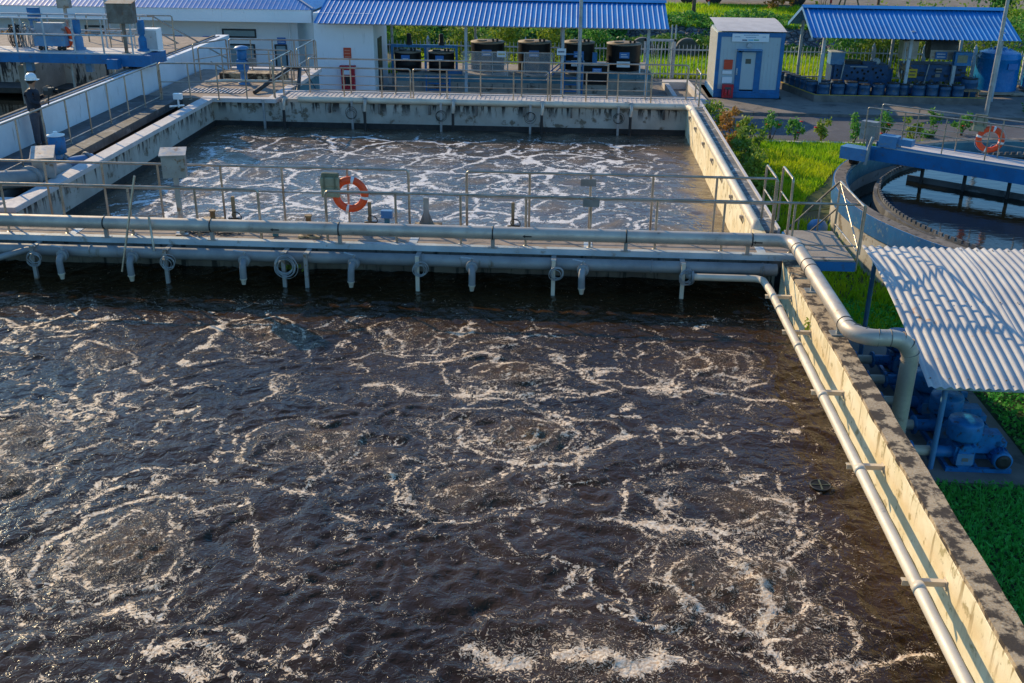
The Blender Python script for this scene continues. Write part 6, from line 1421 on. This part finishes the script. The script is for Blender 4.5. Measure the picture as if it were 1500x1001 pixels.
# trees / trunks on the verge
def tree(x, y, h, label, m='leaf', name='tree', thick=.14, crown=True, cr=1.8):
    z = float(gz(y)); T = thing(name, (x, y, z), label, 'tree', 'trees on the far verge')
    MB().tube([(x, y, z), (x + .03, y, z + h * .3), (x - .05, y, z + h * .6), (x, y, z + h)], [thick, thick * .8, thick * .7, thick * .5], 10).build('trunk', 'bark', T)
    if crown:
        p = MB(); cc = []
        for i in range(7): a = i * .9; q = Vector((x + cos(a) * cr * .6, y + sin(a) * cr * .6, z + h + random.uniform(.0, 1.2))); cc.append(q); p.tube([(x, y, z + h * (.6 + .05 * i)), tuple(q)], [.06, .02], 6)
        p.build('limb', 'bark', T); cc = np.array([tuple(q) for q in cc]); P_ = cc[rng.integers(0, 7, 1500)] + rng.normal(size=(1500, 3)) * .5; leaves('crown', P_, .13, m, T)
tree(7.35, 65.5, 4.2, 'slender tree trunk on the verge left of the kiosk')
tree(21.2, 76, 4, 'young propped tree beyond the press shed roof', thick=.1)
T = thing('tree_props', (18.5, 74, -.6), 'three wooden props leaning round a young tree beyond the shed roof', 'props'); p = MB()
for a in (0, 2.1, 4.2): p.tube([(18.6 + .8 * cos(a), 74 + .8 * sin(a), -.6), (18.6, 74, 1.6)], .05, 6)
p.build('poles', 'wood', T)
bush('croton_shrub', (13.0, 69.5, -.7), .75, 1500, .13, 'leafred', 'tall rusty orange shrub on the verge in front of the truck', 'shrub', h=2.6, seedr=.5)
bush('bamboo_clump', (15.8, 69, -.7), .9, 900, .14, 'leafy', 'clump of yellow canes above the press shed roof', 'bamboo', h=4, seedr=.6)
bush('shrub', (26.8, 69, -.7), .9, 1300, .13, 'leaf', 'round green shrub at the top right corner beyond the shed', 'shrub', h=2.2, seedr=.5)
bush('shrub', (19.0, 43.4, -1.95), .5, 700, .08, 'leaf', 'low green plant by the pavement right of the lamp pole', 'shrub', h=.6)
solo('marker_post', MB().lathe((28.5, 67, -.7), [(.16, 0), (.16, .8), (.1, .86)], 14), 'yellow', 'short yellow marker post on the verge at far right', 'post')
for i, (x, y) in enumerate(((9.0, 71.5), (16.9, 71.5))):
    T = thing('marker_post', (x, y, -.65), ('red and white marker post near the truck rear', 'red and white marker post above the press shed ridge')[i], 'post', 'red and white marker posts')
    MB().lathe((x, y, -.65), [(.06, 0), (.06, .5)], 10).build('shaft', 'lip', T); MB().lathe((x, y, -.15), [(.07, 0), (.07, .35)], 10).build('red_top', 'red', T)
# truck on the far road
T = thing('truck', (12, 75, -.6), 'dark lorry with red undercarriage parked on the far road', 'truck')
MB().box((7.5, 74, .35), (15, 76.4, .62)).build('chassis', 'dark', T); MB().box((7.2, 73.9, .63), (13.3, 76.5, 2.6)).build('cargo_body', 'frame', T)
MB().box((10.8, 73.85, -.05), (13.6, 73.95, .34)).build('side_guard', 'red', T); MB().box((15.0, 74, .1), (17.2, 76.4, 2.6)).build('cab', 'tarp', T); MB().box((17.2, 74, -.1), (17.5, 76.4, .4)).build('bumper', 'bluelight', T)
for x in (9.6, 15.2, 7.9): 
    w_ = MB().lathe((x, 73.95, .0), [(.3, -.15), (.55, -.15), (.6, -.1), (.6, .1), (.55, .15), (.3, .15)], 24, 'Y').build('wheel', 'dark', T); MB().lathe((x, 73.8, .0), [(.1, 0), (.28, 0), (.28, .02), (.1, .02)], 16, 'Y').build('rim', 'slab', w_)
# dark backdrop wood beyond the wall
for (x0, x1, lb) in ((-80, 20, 'far line of dark trees beyond the boundary wall, left part'), (20, 120, 'far line of dark trees beyond the boundary wall, right part')):
    n = 9000; X = rng.uniform(x0, x1, n); Y = rng.uniform(100, 112, n); Z = -.6 + 9 * rng.random(n) ** .7 * (.5 + fbm(X * .1, Y * .1, 3, 7)); tag(leaves('tree_line', np.stack([X, Y, Z], 1), .55, 'leafdark'), lb, 'trees', kind='stuff')
